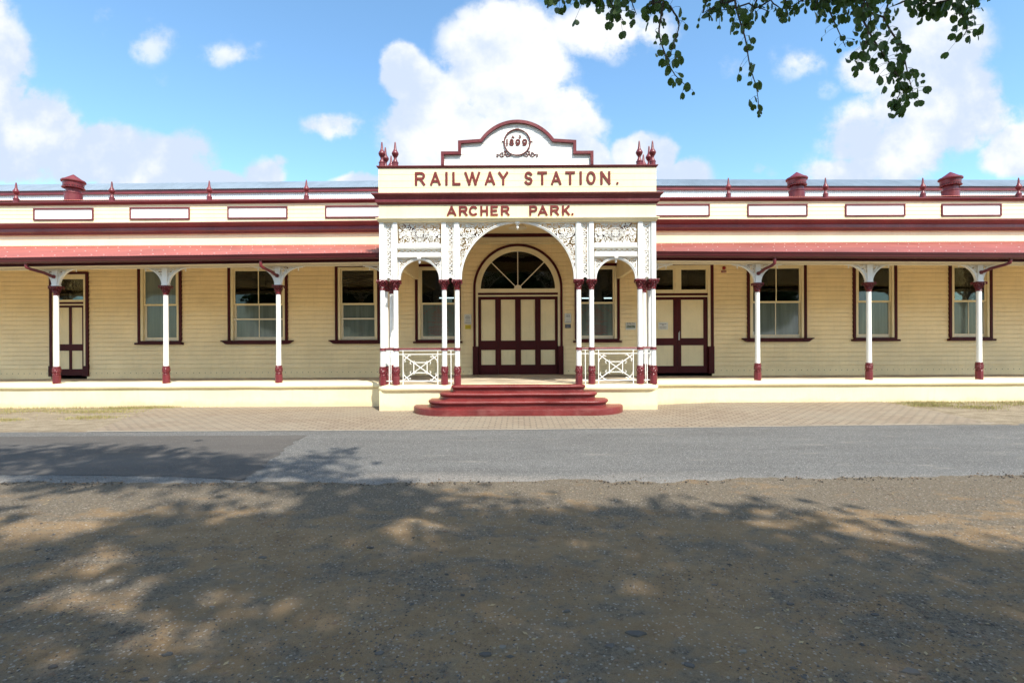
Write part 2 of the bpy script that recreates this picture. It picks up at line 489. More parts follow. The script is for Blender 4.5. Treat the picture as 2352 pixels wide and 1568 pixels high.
def empty(name, loc, label=None, cat=None, group=None, parent=None):
    o = bpy.data.objects.new(name, None)
    o.empty_display_size = 0.2
    link(o, parent, loc)
    return tag(o, label, cat, group)

class MB:
    def __init__(s, fn=None):
        s.v = []; s.f = []; s.m = []; s.fn = fn
    def add(s, vs, fs, mi=0):
        b = len(s.v)
        if s.fn: vs = [s.fn(*p) for p in vs]
        s.v += [tuple(p) for p in vs]
        for f in fs:
            s.f.append([b + i for i in f]); s.m.append(mi)
    def box(s, x0, x1, y0, y1, z0, z1, mi=0):
        vs = [(x0,y0,z0),(x1,y0,z0),(x1,y1,z0),(x0,y1,z0),(x0,y0,z1),(x1,y0,z1),(x1,y1,z1),(x0,y1,z1)]
        s.add(vs, [(0,3,2,1),(4,5,6,7),(0,1,5,4),(1,2,6,5),(2,3,7,6),(3,0,4,7)], mi)
    def bevbox(s, x0, x1, y0, y1, z0, z1, c=0.006, mi=0):
        # box with chamfered front (towards -y) edges
        vs = [(x0,y1,z0),(x1,y1,z0),(x1,y1,z1),(x0,y1,z1),(x0,y0+c,z0),(x1,y0+c,z0),(x1,y0+c,z1),(x0,y0+c,z1),
              (x0+c,y0,z0+c),(x1-c,y0,z0+c),(x1-c,y0,z1-c),(x0+c,y0,z1-c)]
        s.add(vs, [(3,2,1,0),(0,1,5,4),(1,2,6,5),(2,3,7,6),(3,0,4,7),(4,5,9,8),(5,6,10,9),(6,7,11,10),(7,4,8,11),(8,9,10,11)], mi)
    def prism(s, poly, y0, y1, mi=0):           # poly in (x, z), extruded in y
        n = len(poly)
        vs = [(p[0], y0, p[1]) for p in poly] + [(p[0], y1, p[1]) for p in poly]
        s.add(vs, [tuple(range(n)), tuple(range(2 * n - 1, n - 1, -1))] + [(i, (i + 1) % n, n + (i + 1) % n, n + i) for i in range(n)], mi)
    def ribbon(s, pts, w, y0, d, mi=0, cap=0.0):
        n = len(pts)
        P = [Vector(p) for p in pts]
        if cap:
            P[0] = P[0] + (P[0] - P[1]).normalized() * cap
            P[-1] = P[-1] + (P[-1] - P[-2]).normalized() * cap
        closed = (P[0] - P[-1]).length < 1e-6 and n > 3
        L = []; Rr = []
        for i in range(n):
            if closed:
                a = P[i - 1] if i > 0 else P[n - 2]; c = P[i + 1] if i < n - 1 else P[1]
            else:
                a = P[max(0, i - 1)]; c = P[min(n - 1, i + 1)]
            t1 = (P[i] - a); t2 = (c - P[i])
            t1 = t1.normalized() if t1.length > 1e-9 else t2.normalized()
            t2 = t2.normalized() if t2.length > 1e-9 else t1
            t = (t1 + t2)
            t = t.normalized() if t.length > 1e-6 else t1
            k = 1.0 / max(0.45, t.dot(t1))
            nr = Vector((-t.y, t.x)) * (w * 0.5 * k)
            L.append(P[i] + nr); Rr.append(P[i] - nr)
        vs = []
        for i in range(n):
            vs += [(L[i].x, y0, L[i].y), (Rr[i].x, y0, Rr[i].y), (Rr[i].x, y0 + d, Rr[i].y), (L[i].x, y0 + d, L[i].y)]
        fs = []
        for i in range(n - 1):
            a = 4 * i; b = a + 4
            fs += [(a, a+1, b+1, b), (a+1, a+2, b+2, b+1), (a+2, a+3, b+3, b+2), (a+3, a, b, b+3)]
        if not closed:
            fs += [(0, 3, 2, 1), (4*n-4, 4*n-3, 4*n-2, 4*n-1)]
        s.add(vs, fs, mi)
    def tube(s, pts, r, seg=8, mi=0, r1=None, caps=True):
        P = [Vector(p) for p in pts]; n = len(P)
        r1 = r if r1 is None else r1
        up = None; vs = []
        for i in range(n):
            t = (P[min(n - 1, i + 1)] - P[max(0, i - 1)]).normalized()
            if up is None:
                up = Vector((0, 0, 1)) if abs(t.z) < 0.9 else Vector((1, 0, 0))
            a = t.cross(up).normalized(); up2 = a.cross(t).normalized(); up = up2
            rr = r + (r1 - r) * i / max(1, n - 1)
            for k in range(seg):
                q = 2 * PI * k / seg
                vs.append(P[i] + a * (math.cos(q) * rr) + up2 * (math.sin(q) * rr))
        fs = []
        for i in range(n - 1):
            for k in range(seg):
                a = i * seg + k; b = i * seg + (k + 1) % seg
                fs.append((a, b, b + seg, a + seg))
        if caps:
            fs += [tuple(range(seg - 1, -1, -1)), tuple((n - 1) * seg + k for k in range(seg))]
        s.add(vs, fs, mi)
    def lathe(s, prof, cx, cy, seg=16, mi=0, rot=0.0):      # prof: (r, z) bottom to top
        vs = []; n = len(prof)
        for r, z in prof:
            for k in range(seg):
                q = 2 * PI * k / seg + rot
                vs.append((cx + r * math.cos(q), cy + r * math.sin(q), z))
        fs = []
        for i in range(n - 1):
            for k in range(seg):
                a = i * seg + k; b = i * seg + (k + 1) % seg
                fs.append((a, b, b + seg, a + seg))
        fs += [tuple(range(seg - 1, -1, -1)), tuple((n - 1) * seg + k for k in range(seg))]
        s.add(vs, fs, mi)
    def extx(s, prof, x0, x1, mi=0, nx=1):       # closed profile (y, z) swept along x
        n = len(prof); vs = []
        for j in range(nx + 1):
            x = x0 + (x1 - x0) * j / nx
            vs += [(x, p[0], p[1]) for p in prof]
        fs = [tuple(range(n)), tuple(nx * n + n - 1 - i for i in range(n))]
        for j in range(nx):
            for i in range(n):
                a = j * n + i; b = j * n + (i + 1) % n
                fs.append((a, a + n, b + n, b))
        s.add(vs, fs, mi)
    def sweep(s, prof, path, mi=0):              # prof (out, z) closed; path of (x, y), out = right-hand side
        n = len(prof); m = len(path); P = [Vector(p) for p in path]; vs = []
        for i in range(m):
            t1 = (P[i] - P[i - 1]).normalized() if i > 0 else (P[1] - P[0]).normalized()
            t2 = (P[i + 1] - P[i]).normalized() if i < m - 1 else t1
            t = (t1 + t2).normalized(); k = 1.0 / t.dot(t1)
            nr = Vector((t.y, -t.x)) * k
            for o, z in prof:
                q = P[i] + nr * o
                vs.append((q.x, q.y, z))
        fs = [tuple(range(n)), tuple((m - 1) * n + n - 1 - i for i in range(n))]
        for j in range(m - 1):
            for i in range(n):
                a = j * n + i; b = j * n + (i + 1) % n
                fs.append((a, a + n, b + n, b))
        s.add(vs, fs, mi)
    def blob(s, c, r, mi=0, seed=0, sq=(1, 1, 1)):      # small irregular stone
        rnd = random.Random(seed)
        dirs = [(1,0,0),(-1,0,0),(0,1,0),(0,-1,0),(0,0,1),(0,0,-1)]
        a = rnd.random() * 6.28; ca, sa = math.cos(a), math.sin(a)
        vs = []
        for d in dirs:
            k = r * (0.7 + 0.6 * rnd.random())
            x, y, z = d[0] * k * sq[0], d[1] * k * sq[1], d[2] * k * sq[2]
            vs.append((c[0] + x * ca - y * sa, c[1] + x * sa + y * ca, c[2] + z))
        s.add(vs, [(0,2,4),(2,1,4),(1,3,4),(3,0,4),(2,0,5),(1,2,5),(3,1,5),(0,3,5)], mi)
    def build(s, name, mats, parent=None, smooth=False, pivot=None):
        if not isinstance(mats, (list, tuple)): mats = [mats]
        me = bpy.data.meshes.new(name)
        if pivot is None:
            xs = [p[0] for p in s.v]; ys = [p[1] for p in s.v]; zs = [p[2] for p in s.v]
            pivot = ((min(xs) + max(xs)) / 2, (min(ys) + max(ys)) / 2, min(zs))
        px, py, pz = pivot
        me.from_pydata([(x - px, y - py, z - pz) for x, y, z in s.v], [], s.f)
        for mt in mats: me.materials.append(mt)
        me.polygons.foreach_set('material_index', s.m)
        if smooth:
            me.polygons.foreach_set('use_smooth', [True] * len(s.f))
            try: me.set_sharp_from_angle(angle=R(38))
            except Exception: pass
        me.update()
        return link(bpy.data.objects.new(name, me), parent, pivot)

def copy_tree(o, loc, parent=None):
    c = o.copy(); link(c, parent, loc)
    d = Vector(loc) - WL[o.name]
    for ch in o.children:
        copy_tree(ch, WL[ch.name] + d, c)
    return c

def text_mesh(name, txt, size, loc, matl, parent, align='CENTER', depth=0.001, italic=False, fit=None):
    cu = bpy.data.curves.new('txt', 'FONT')
    cu.body = txt; cu.size = size; cu.align_x = align; cu.extrude = depth
    if italic: cu.shear = 0.3
    ob = bpy.data.objects.new('txt', cu); COL.objects.link(ob)
    dg = bpy.context.evaluated_depsgraph_get()
    me = bpy.data.meshes.new_from_object(ob.evaluated_get(dg))
    bpy.data.objects.remove(ob); bpy.data.curves.remove(cu)
    sx = 1.0
    if fit and len(me.vertices):
        w = max(v.co.x for v in me.vertices) - min(v.co.x for v in me.vertices)
        sx = fit / max(w, 1e-6)
    for v in me.vertices:
        x, y, z = v.co
        v.co = (x * sx, -z, y)
    me.materials.clear(); me.materials.append(matl)
    me.name = name
    return link(bpy.data.objects.new(name, me), parent, loc)

def at(px, py, Y):                               # direction in the picture, at depth Y -> metres
    k = math.tan(R(0.27))
    dx, dy = px - 1176, py - 784
    x = dx - k * dy; y = dy + k * dx
    return Vector(((x - 14) * Y / F, Y, 1.6 - y * Y / F))

def arc(cx, cz, r, a0, a1, n=24):
    return [(cx + r * math.cos(R(a0 + (a1 - a0) * i / n)), cz + r * math.sin(R(a0 + (a1 - a0) * i / n))) for i in range(n + 1)]
def spiral(cx, cz, r0, r1, a0, turns, n=16, sgn=1):
    return [(cx + (r0 + (r1 - r0) * i / n) * math.cos(a0 + sgn * 2 * PI * turns * i / n), cz + (r0 + (r1 - r0) * i / n) * math.sin(a0 + sgn * 2 * PI * turns * i / n)) for i in range(n + 1)]

# ------------------------------------------------------------------ levels of the place (metres)
Y0, Y1, YV, YW = 11.70, 12.01, 12.55, 15.80     # portico front columns, second row, verandah posts, wall
XO = [3.148, 2.839, 1.712, 1.413]
ZF = 0.60
XE = 21.0                                        # half length of the station

def sm(x):
    x = max(0.0, min(1.0, x)); return x * x * (3 - 2 * x)
def gz(x, y):                                    # lie of the land
    return 0.055 * sm((x - 3.0) / 2.0) * sm((y - 9.2) / 2.5)

# ------------------------------------------------------------------ ground, road, paving
def grid_obj(name, xs, ys, zfun, m, kind='structure'):
    nx, ny = len(xs), len(ys)
    vs = [(x, y, zfun(x, y)) for y in ys for x in xs]
    fs = [(j * nx + i, j * nx + i + 1, (j + 1) * nx + i + 1, (j + 1) * nx + i) for j in range(ny - 1) for i in range(nx - 1)]
    b = MB(); b.add(vs, fs)
    o = b.build(name, m, None, True, (0, 0, 0))
    return tag(o, kind=kind)
def axis(a, b, step, far):
    n = int((b - a) / step); c = [a + (b - a) * i / n for i in range(n + 1)]
    lo = []; d = step * 2; x = a
    while x > far[0]:
        x -= d; d *= 1.5; lo.append(x)
    hi = []; d = step * 2; x = b
    while x < far[1]:
        x += d; d *= 1.5; hi.append(x)
    return lo[::-1] + c + hi
def gnd(x, y):
    z = gz(x, y)
    if y < 5.35 and abs(x) < 15 and y > -6:
        a = sm((5.35 - y) / 0.8)
        z += a * (0.020 * noise.noise(Vector((x * 0.5, y * 0.8, 1))) + 0.010 * noise.noise(Vector((x * 2.1, y * 2.6, 4))) + 0.006 * noise.noise(Vector((x * 7, y * 8, 9))) - 0.006)
    elif 9.7 < y < 12.4 and 8.8 < abs(x) < 16:
        z += 0.012 * noise.noise(Vector((x * 2, y * 2, 3))) * sm((y - 9.7) * 2)
    return z
grid_obj('ground', axis(-9, 9, 0.055, (-700, 700)), axis(1.6, 5.6, 0.05, (-700, 900)), gnd, DIRT)

def jag(x, s, a):
    return a * (noise.noise(Vector((x * 0.9, s, 0))) + 0.5 * noise.noise(Vector((x * 3.3, s, 2))) + 0.30 * noise.noise(Vector((x * 11, s, 5))) + 0.15 * noise.noise(Vector((x * 31, s, 7))))
def road_near(x): return 5.68 + 0.0045 * (x + 1) ** 2 + jag(x, 1.0, 0.16)
def road_far(x): return 9.06 + 0.045 * max(0, x - 0) + 0.0
def strip_obj(name, xs, lo, hi, n, zoff, m, jit=0):
    vs = []; fs = []
    nx = len(xs)
    for j in range(n + 1):
        for x in xs:
            t = j / n
            y = lo(x) * (1 - t) + hi(x) * t
            vs.append((x, y, gz(x, y) + zoff(x, y, t)))
    for j in range(n):
        for i in range(nx - 1):
            a = j * nx + i
            fs.append((a, a + 1, a + nx + 1, a + nx))
    b = MB(); b.add(vs, fs)
    return tag(b.build(name, m, None, True, (0, 0, 0)), kind='structure')
xs = [-120, -80, -50, -30] + [-20 + 0.04 * i for i in range(1001)] + [30, 50, 80, 120]
def edge_lift(x, y, t): return 0.012 * min(1.0, t * 14) - 0.003
strip_obj('road', xs, road_near, road_far, 40, edge_lift, ROAD)
# the newer dark patch on the left of the road
def patch_right(y):
    pts = [(5.8, -3.30), (5.95, -3.10), (6.4, -3.05), (6.9, -3.0), (7.4, -3.05), (7.9, -3.15), (8.4, -3.3), (8.6, -3.5)]
    return pts
pr = [at(552, 1104, 5), at(565, 1097, 5), at(600, 1075, 5), at(622, 1055, 5), at(640, 1043, 5), at(655, 1030, 5), at(680, 1015, 5), at(706, 1000.5, 5)]
pr = [(1.6 * p.x / (1.6 - p.z), 1.6 * p.y / (1.6 - p.z)) for p in pr]
pl = [at(0, 1091.5, 5), at(150, 1092, 5), at(330, 1094, 5), at(450, 1098, 5), at(520, 1102, 5)]
pl = [(1.6 * p.x / (1.6 - p.z), 1.6 * p.y / (1.6 - p.z)) for p in pl]
poly = [(-30, 8.62), (-30, pl[0][1])]
def dens_line(pts, amp, seed):
    out = []
    for a, b in zip(pts[:-1], pts[1:]):
        n = max(2, int(math.hypot(b[0] - a[0], b[1] - a[1]) / 0.04))
        for i in range(n):
            t = i / n; x = a[0] + (b[0] - a[0]) * t; y = a[1] + (b[1] - a[1]) * t
            out.append((x + amp * noise.noise(Vector((x * 6, y * 6, seed))) + amp * .6 * noise.noise(Vector((x * 19, y * 19, seed))), y + amp * noise.noise(Vector((x * 6, y * 6, seed + 9)))))
    return out
poly = [(-30, pl[0][1])] + dens_line(pl + [pr[0]], 0.02, 1) + dens_line(pr, 0.055, 4) + [(pr[-1][0], pr[-1][1] + 0.0), (-4.5, 8.62), (-30, 8.66)]
b = MB(); b.add([(x, y, 0.0132) for x, y in poly], [tuple(range(len(poly)))])
tag(b.build('road_patch', PATCH, None, False, (0, 0, 0)), kind='structure')
# paving in front of the steps
def pv_lo(x): return road_far(x) + 0.055
def pv_hi(x): return 12.55
xs2 = [-9 + 0.1 * i for i in range(181)]
vs = []; fs = []; rows = 14
for j in range(rows + 1):
    t = j / rows
    yl = 9.12 + (12.55 - 9.12) * t
    xl = -7.75 - 1.25 * t; xr = 9.0
    for i in range(121):
        s_ = i / 120
        x = xl + (xr - xl) * s_
        y = pv_lo(x) * (1 - t) + 12.55 * t
        vs.append((x, y, gz(x, y) + 0.010))
for j in range(rows):
    for i in range(120):
        a = j * 121 + i; fs.append((a, a + 1, a + 122, a + 121))
b = MB(); b.add(vs, fs)
tag(b.build('paving', PAVER, None, False, (0, 0, 0)), kind='structure')
strip_obj('paving_edge_strip', [-7.8 + 0.2 * i for i in range(85)], road_far, lambda x: road_far(x) + 0.06, 1, lambda x, y, t: 0.014, KERB)

# loose stones: one mass, and the largest flat slates one by one
rnd = random.Random(11)
b = MB()
def clump(x, y): return noise.noise(Vector((x * 0.8, y * 1.6, 31))) + 0.6 * noise.noise(Vector((x * 2.7, y * 4.5, 13)))
n = 0
while n < 26000:
    Y = 2.1 + 3.7 * rnd.random() ** 1.5
    X = (rnd.random() * 2 - 1) * (1.08 * Y + 0.3)
    if rnd.random() > 0.35 + 0.9 * clump(X, Y): continue
    r = 0.0022 + 0.0050 * rnd.random() ** 2.5
    if rnd.random() < 0.02: r *= 2.3
    b.blob((X, Y, gnd(X, Y) + r * 0.15), r, rnd.choices([0, 1, 2, 3], [5, 1.2, 5, 4])[0], n, (1.5, 1.0, 0.55))
    n += 1
for i in range(3600):                            # gravel trails on the road edge
    X = -12 + 24 * rnd.random()
    if rnd.random() > 0.45 + 1.3 * noise.noise(Vector((X * 1.3, 3, 3))): continue
    X += 0; Y = road_near(X) + rnd.gauss(-0.02, 0.035 if i % 3 else 0.12)
    r = 0.004 + 0.008 * rnd.random() ** 2
    b.blob((X, Y, 0.010), r, rnd.choice([0, 3, 2, 3, 2]), i, (1.4, 1, 0.8))
tag(b.build('gravel', [ST1, ST2, ST3, ST4], None, False, (0, 0, 0)), kind='stuff')
# twigs, straw and dead leaf bits
b = MB()
for i in range(5200):
    Y = 2.1 + 3.5 * rnd.random() ** 1.4; X = (rnd.random() * 2 - 1) * (1.08 * Y + .3)
    if rnd.random() > 0.4 + clump(X + 5, Y): continue
    a = rnd.random() * PI; L = 0.008 + 0.024 * rnd.random() ** 2; w = 0.0012 + 0.0022 * rnd.random() ** 2
    if i % 4 == 0: L = 0.010 + 0.012 * rnd.random(); w = L * 0.5
    z = gnd(X, Y) + 0.003
    dx, dy = math.cos(a) * L, math.sin(a) * L; px, py = -math.sin(a) * w, math.cos(a) * w
    b.add([(X - dx, Y - dy, z), (X + px, Y + py, z + .002), (X + dx, Y + dy, z + 0.002), (X - px, Y - py, z)], [(0, 3, 2, 1)], rnd.choice([0, 1, 1]))
tag(b.build('leaf_litter', [STRAW, ST3], None, False, (0, 0, 0)), kind='stuff')
slates = [(1115,1500,.055,0),(1460,1455,.10,0),(1400,1482,.05,0),(1448,1490,.045,1),(1585,1525,.06,0),(2092,1542,.07,0),(1815,1383,.05,0),(1302,1402,.05,0),
          (1640,1340,.035,0),(1570,1520,.03,1),(250,1337,.06,1),(385,1498,.05,0),(850,1256,.055,3),(602,1278,.06,0),(487,1391,.035,1),(1155,1484,.045,1),
          (330,1555,.045,0),(1705,1495,.04,1),(2010,1405,.045,0),(870,1498,.05,0),(745,1480,.04,2),(120,1530,.05,3),(940,1340,.03,0),(1290,1570,.05,1)]
SLAB = ['low just left of centre', 'right of centre near the bottom edge', 'beside a larger slate, right of centre', 'touching a larger slate, right of centre', 'at the bottom edge, right of centre', 'at the bottom edge, farthest right',
        'on the right, third row up', 'just right of centre, halfway down', 'right of centre, halfway down', 'at the bottom edge beside a large slate', 'far left, halfway down', 'left, near the bottom edge',
        'highest one, near the road', 'left of centre, second nearest the road', 'left of centre, halfway down', 'low at the centre', 'left, at the very bottom edge', 'low on the right', 'far right, below the middle row',
        'low, left of centre', 'low, left of centre, brown among grey', 'bottom left corner', 'left of centre, above the middle row', 'at the bottom edge, centre right']
for i, (px, py, r, mi) in enumerate(slates):
    r *= 0.72
    p = at(px, min(py, 1560), 5); k = 1.6 / (1.6 - p.z); X, Y = p.x * k, p.y * k
    rr = random.Random(i); b = MB(); n = 7; top = []; bot = []
    for q in range(n):
        a = 2 * PI * q / n + rr.random() * .5; s_ = r * (0.55 + 0.5 * rr.random())
        top.append((X + math.cos(a) * s_ * 0.85, Y + math.sin(a) * s_ * 0.55, gnd(X, Y) + r * 0.10 + rr.random() * 0.006))
        bot.append((X + math.cos(a) * s_ * 0.95, Y + math.sin(a) * s_ * 0.62, gnd(X, Y) - 0.005))
    b.add(bot + top, [tuple(range(n, 2 * n))] + [(q, (q + 1) % n, n + (q + 1) % n, n + q) for q in range(n)])
    o = b.build('stone', [ST1, ST2, ST3, ST4][mi])
    big = r >= 0.06 * 0.72
    tag(o, '%s %s in the shaded dirt, %s' % ('large' if big else 'small', ['flat grey slate', 'pale flat stone', 'brown stone', 'dark stone'][mi], SLAB[i]), 'stone', 'loose flat stones lying in the dirt')

# grass tufts against the plinth, left and right of the paving
def grass(name, pts, count, seed):
    rr = random.Random(seed); b = MB()
    for i in range(count):
        cx, cy, sx, sy, dens = rr.choice(pts)
        x = cx + rr.gauss(0, sx); y = min(12.44, cy + rr.gauss(0, sy))
        if y < 9.2: continue
        h = 0.015 + 0.045 * rr.random() * dens; a = rr.random() * PI; w = 0.005
        z = gnd(x, y); lx, ly = rr.gauss(0, 0.012), rr.gauss(0, 0.012)
        dx, dy = math.cos(a) * w, math.sin(a) * w
        b.add([(x - dx, y - dy, z), (x + dx, y + dy, z), (x + lx, y + ly, z + h)], [(0, 1, 2)], 0 if rr.random() < 0.55 else 1)
    tag(b.build(name, [GRASS, STRAW], None, False, (0, 0, 0)), kind='stuff')
grass('grass', [(-11.5, 12.35, 1.8, .08, 1.3), (-9.6, 12.3, .35, .1, 1.5), (-11.2, 11.9, .9, .12, 1), (-9.8, 11.7, .5, .12, 1.2), (-9.2, 10.8, .25, .12, 1), (-10.8, 10.5, .2, .1, 1), (-12.4, 11.6, .5, .3, 1),
                (-8.9, 12.4, .3, .05, 1.5), (9.9, 12.2, .4, .16, 1.1), (11.3, 12.2, 1.2, .16, .7), (12.3, 11.9, .6, .15, 1.1), (9.6, 11.8, .25, .15, 1.2), (10.4, 11.4, .3, .15, 1), (13, 12.2, .6, .1, 1.2)], 15000, 5)

# ------------------------------------------------------------------ the station
station = empty('railway_station', (0, YW, 0), 'long cream weatherboard railway station with maroon trim, verandahs and a white latticed portico', 'railway station')
def part(name, mb, mats, smooth=False, parent=None): return mb.build(name, mats, parent or station, smooth)

# openings: (kind, cx, half width, z0, z1)
HZ0, HZT = 1.56, 3.98
WIN = [(-11.237, 0.69, 'plain', 'simple'), (-8.161, 0.94, 'cross', 'fancy'), (-5.03, 0.705, 'bar', 'fancy'), (-2.51, 0.715, 'plain', 'simple'),
       (2.488, 0.705, 'plain', 'simple'), (8.124, 0.934, 'two', 'fancy'), (11.20, 0.69, 'plain', 'simple'), (14.20, 0.68, 'half', 'simple'),
       (17.3, 0.94, 'two', 'fancy')]
holes = [('r', c, h - 0.05, HZ0 + 0.05, HZT) for c, h, _, _ in WIN]
holes += [('r', -14.08, 0.56, 0.5, 3.80), ('r', 5.007, 1.08, 0.5, 3.98), ('r', 0.0, 1.30, 0.5, 3.257), ('a', 0.0, 1.36, 3.257, 4.62)]
def intervals(z0, z1, x0, x1):
    zc = (z0 + z1) / 2; cuts = []
    for k, c, h, a, b_ in holes:
        if a < zc < b_:
            if k == 'r': cuts.append((c - h, c + h))
            else:
                d = zc - 3.257
                if d < h: w = math.sqrt(h * h - d * d); cuts.append((c - w, c + w))
    cuts.sort(); out = []; x = x0
    for a, b_ in cuts:
        if a > x: out.append((x, a))
        x = max(x, b_)
    if x < x1: out.append((x, x1))
    return out
def boards(mb, z0, z1, pitch, lap, x0, x1, y=YW, cut=True):
    z = z0
    while z < z1 - 1e-4:
        zt = min(z + pitch, z1)
        gr = 0.016 if pitch > 0.134 else 0.007
        zs = {z, z + gr, zt}
        if cut:
            for k, c, h, a, b_ in holes:
                if k == 'r':
                    for q in (a, b_):
                        if z < q < zt: zs.add(q)
                else:
                    if zt > a and z < b_:
                        for j in range(1, 6): zs.add(z + (zt - z) * j / 6)
        zs = sorted(zs)
        wob = 0.0015 * math.sin(z * 37)
        for a, b_ in zip(zs[:-1], zs[1:]):
            ya = y - lap * (1 - (a - z) / pitch) + wob; yb = y - lap * (1 - (b_ - z) / pitch) + wob
            if a < z + gr - 1e-5: ya = yb = y + 0.012
            for xa, xb in (intervals(a, b_, x0, x1) if cut else [(x0, x1)]):
                mb.add([(xa, ya, a), (xb, ya, a), (xb, yb, b_), (xa, yb, b_)], [(0, 1, 2, 3)])
                if abs(a - z - gr) < 1e-6:
                    mb.add([(xa, ya, a), (xb, ya, a), (xb, y + 0.013, a), (xa, y + 0.013, a)], [(0, 3, 2, 1)])
        z = zt
b = MB(); boards(b, 0.80, 4.64, 0.137, 0.020, -XE, XE)
part('wall_weatherboards', b, CREAMW)
b = MB(); boards(b, 5.38, 5.98, 0.131, 0.007, -XE, XE, YW - 0.01, False)
b.box(-XE, XE, YW - 0.02, YW + 0.05, 4.655, 5.07)
b.box(-XE, XE, YW - 0.045, YW - 0.02, 4.66, 4.71)
b.box(-XE, XE, YW + 0.0, YW + 0.12, 5.07, 6.0)
part('parapet_wall', b, CREAM)
# base board with a row of vent holes
b = MB()
for xa, xb in intervals(0.6, 0.7, -XE, XE):
    b.box(xa, xb, YW - 0.024, YW + 0.02, 0.45, 0.80)
    b.box(xa, xb, YW - 0.034, YW - 0.024, 0.45, 0.575)
    x = xa + 0.1
    while x < xb - 0.05:
        b.prism([(x + 0.011 * math.cos(q * PI / 4), 0.665 + 0.011 * math.sin(q * PI / 4)) for q in range(8)], YW - 0.0265, YW - 0.02, 1)
        x += 0.18
part('base_board', b, [CREAMW, BLACK])
# interior: rooms behind the wall
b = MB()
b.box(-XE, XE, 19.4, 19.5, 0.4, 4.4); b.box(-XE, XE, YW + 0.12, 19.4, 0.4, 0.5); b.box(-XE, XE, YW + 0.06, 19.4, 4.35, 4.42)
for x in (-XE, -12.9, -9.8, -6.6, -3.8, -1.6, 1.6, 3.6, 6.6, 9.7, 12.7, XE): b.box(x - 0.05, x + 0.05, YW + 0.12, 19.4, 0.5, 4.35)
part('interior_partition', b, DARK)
for q in (-XE, XE - 0.1):
    b = MB(); b.box(q, q + 0.1, YW + 0.05, 24, 0, 6.0); part('end_wall', b, CREAMW)

# maroon cornice, cap, panels, finials on the parapet
def warpz(f): return lambda x, y, z: (x, y, z - f * max(0, abs(x) - 3.2) / 13.0)
for sgn in (-1, 1):
    xa, xb = (-XE, -3.1) if sgn < 0 else (3.1, XE)
    b = MB(warpz(0.055))
    prof = [(YW + 0.02, 5.05), (YW - 0.10, 5.05), (YW - 0.11, 5.09), (YW - 0.15, 5.115), (YW - 0.165, 5.125), (YW - 0.165, 5.225), (YW - 0.20, 5.235), (YW - 0.22, 5.27), (YW - 0.28, 5.31), (YW - 0.30, 5.325), (YW - 0.30, 5.355), (YW + 0.02, 5.40)]
    b.extx(prof, xa, xb, 0, 12)
    part('parapet_cornice', b, MAROON)
    b = MB(warpz(0.06))
    b.extx([(YW + 0.1, 5.985), (YW - 0.05, 5.985), (YW - 0.055, 6.0), (YW - 0.10, 6.04), (YW - 0.115, 6.05), (YW - 0.115, 6.075), (YW + 0.1, 6.095)], xa, xb, 0, 12)
    part('parapet_capping', b, MAROON)
for c in (5.09, 8.155, 11.22, 14.24, 17.3):
    for sg in (-1, 1):
        x = c * sg; dz = -0.05 * (c - 3.2) / 13
        z0, z1 = 5.505 + dz, 5.885 + dz; w = 0.94; y = YW - 0.055
        e = empty('parapet_panel', (x, y, z0), parent=station)
        b = MB()
        b.bevbox(x - w, x + w, y, YW, z0, z0 + 0.038); b.bevbox(x - w, x + w, y, YW, z1 - 0.038, z1)
        b.bevbox(x - w, x - w + 0.038, y + .002, YW, z0 + 0.038, z1 - 0.038); b.bevbox(x + w - 0.038, x + w, y + .002, YW, z0 + 0.038, z1 - 0.038)
        part('panel_frame', b, MAROON, parent=e)
        b = MB(); b.box(x - w + 0.02, x + w - 0.02, y + 0.03, YW - 0.02, z0 + 0.02, z1 - 0.02)
        part('panel_board', b, WHITE, parent=e)
FIN = [(0.075, 0), (0.075, 0.10), (0.082, 0.105), (0.082, 0.125), (0.062, 0.135), (0.058, 0.16), (0.045, 0.185), (0.032, 0.215), (0.038, 0.235), (0.036, 0.245), (0.060, 0.28), (0.078, 0.315), (0.086, 0.335), (0.088, 0.345), (0.078, 0.375), (0.055, 0.41), (0.042, 0.435), (0.040, 0.445), (0.034, 0.46), (0.020, 0.60), (0.016, 0.63), (0.006, 0.64)]
fin0 = None
def finial(x, y, z, sc=1.0):
    global fin0
    if fin0 is None:
        b = MB(); b.lathe([(r, q + z) for r, q in FIN], x, y, 16)
        fin0 = b.build('finial', MAROON, station, True, (x, y, z)); return fin0
    c = fin0.copy(); link(c, station, (x, y, z)); c.scale = (sc, sc, sc); return c
for sg in (-1, 1):
    for c in (6.63, 9.68, 12.74, 15.75, 18.8):
        finial(c * sg, YW + 0.0, 6.085 - 0.06 * (c - 3.2) / 13)
for sg in (-1, 1):
    for x, y in ((3.148, Y0), (2.839, Y0), (3.148, Y1), (3.148, YV)):
        finial(x * sg, y, 5.655, 0.93)

# corrugated sheeting
def corr(mb, x0, x1, path, amp=0.009, pitch=0.076, k=6, fn=None, mi=0):
    n = int((x1 - x0) / pitch * k); m = len(path); vs = []; nr = []
    for i in range(m):
        a = Vector(path[max(0, i - 1)]); c = Vector(path[min(m - 1, i + 1)]); t = (c - a).normalized(); nr.append((-t.y, t.x))
    for i in range(n + 1):
        x = x0 + (x1 - x0) * i / n; o = amp * math.sin(2 * PI * x / pitch)
        for j in range(m): vs.append((x, path[j][0] + nr[j][0] * o, path[j][1] + nr[j][1] * o))
    fs = [(i * m + j, (i + 1) * m + j, (i + 1) * m + j + 1, i * m + j + 1) for i in range(n) for j in range(m - 1)]
    mb.add(vs, fs, mi)
# main roof behind the parapet, red sheet
b = MB(); corr(b, -XE, XE, [(YW + 0.02, 6.10), (YW + 0.06, 6.125), (19.9, 7.02)], 0.009, 0.076, 4)
part('main_roof', b, ROOFRED, True)

